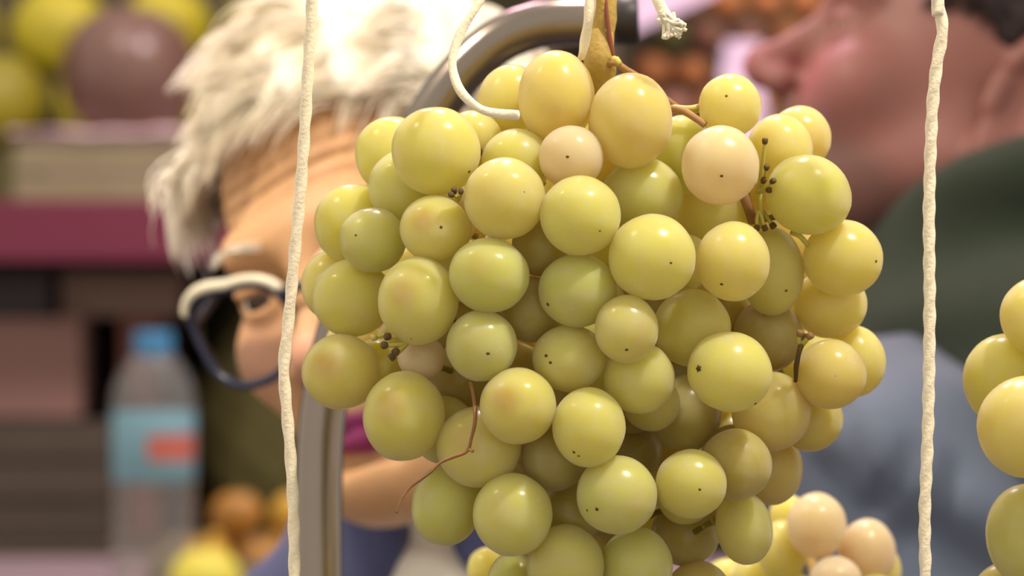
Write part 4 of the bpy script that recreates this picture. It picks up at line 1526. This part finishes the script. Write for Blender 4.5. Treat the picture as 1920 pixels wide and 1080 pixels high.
# heap of orange fruit on the right rack, in a tilted row of crates
tiers = [(4.72 + .062 * i, 1.455 + .060 * i) for i in range(9)]
cr = empty('tiered_stand', (.5, 4.95, 1.4255))
tag(cr, 'stepped wooden stand under the orange fruit behind the pipe end', 'stand')
bpy.context.view_layer.update()
for i, (y, z) in enumerate(tiers):
    own(box('step', (.19, y - .031, 1.4255), (.75, y + .0305, z), MATS['dark_wood'], None, .002), cr)
protos = {}
n = 0
for i, (y, z) in enumerate(tiers):
    if i < 2: continue                    # behind the large bunch
    x = .222 + (.032 if i % 2 else 0)
    nth = 0
    while x < .70:
        k = (n * 7 + i * 3) % 5
        key = 'fruit_rust' if k in (1, 4) else ('leaf_green' if k == 2 and n % 2 == 0 else 'fruit_orange')
        loc = (x, y + random.uniform(-.001, .0), z + .0005)
        lab = 'small %s fruit, %s from the left on the %s filled step of the stand' % (
            {'fruit_orange': 'bright orange', 'fruit_rust': 'rusty brown', 'leaf_green': 'dull green'}[key],
            ['first', 'second', 'third', 'fourth', 'fifth', 'sixth', 'seventh', 'eighth', 'ninth'][nth],
            ['lowest', 'second', 'third', 'fourth', 'fifth', 'sixth', 'topmost'][i - 2])
        nth += 1
        if key not in protos:
            protos[key] = fruit('small_fruit', 'fruit', lab, loc, .0300, MATS[key], .95, 0, False, 'small fruit on the stepped stand', leaf=True)
        else:
            copy_tree(protos[key], loc, random.random() * 6, random.uniform(.92, 1.0), lab)
        x += .064
        n += 1


def paper(name, label, cat, corners, m, amp=.004, nu=14, nv=10, thick=.0006):
    a, b, c, d = [Vector(q) for q in corners]
    V = []
    for side in (0, 1):
        for j in range(nv + 1):
            for i in range(nu + 1):
                u, v = i / nu, j / nv
                p = a.lerp(b, u).lerp(d.lerp(c, u), v)
                p = p + Vector((0, amp * noise.noise(Vector((u * 3, v * 3, 5))) + side * thick, 0))
                V.append(p)
    Fc = []
    W = nu + 1
    o2 = W * (nv + 1)
    for j in range(nv):
        for i in range(nu):
            q = j * W + i
            Fc += [(q, q + 1, q + 1 + W, q + W), (o2 + q, o2 + q + W, o2 + q + 1 + W, o2 + q + 1)]
    o = link(name, mesh(name, V, Fc), m)
    return tag(o, label, cat)


pc = paper('price_card', 'lilac paper sheet hanging above the orange fruit beside the frayed twine', 'paper',
      (at(1185, 62, 4.485), at(1345, -12, 4.485), at(1345, -764, 4.485), at(1185, -764, 4.485)), MATS['paper_lilac'], .006)


def paper_bag(label, cx, cy, z0, w, d, h, m):
    r = empty('paper_bag', (cx, cy, z0))
    tag(r, label, 'bag')
    bpy.context.view_layer.update()

    def fn(p):
        q = [p[0] - cx, p[1] - cy, p[2] - z0]
        t = np.clip(q[2] / h, 0, 1)
        e = np.maximum(np.abs(q[0]) - w * (1 - .35 * t), np.abs(q[1]) - d * (1 - .75 * t)) - .004
        e = e + .004 * np.sin(q[0] * 90 + q[2] * 40) * np.sin(q[2] * 70 + q[1] * 50)
        return smax(smax(e, -q[2], .006), q[2] - h, .006)
    cloth('body', fn, (cx - w - .03, cy - d - .03, z0 - .01), (cx + w + .03, cy + d + .03, z0 + h + .02), .004, m, r)
    own(box('folded_top', (cx - w * .62, cy - d * .30, z0 + h - .008), (cx + w * .62, cy + d * .30, z0 + h + .014), m, None, .003), r)


paper_bag('lilac white paper bag standing before the orange fruit near the nose', at(1392, 130, 4.6).x, 4.6, 1.4255, .042, .034, .415, MATS['paper_lilac'])
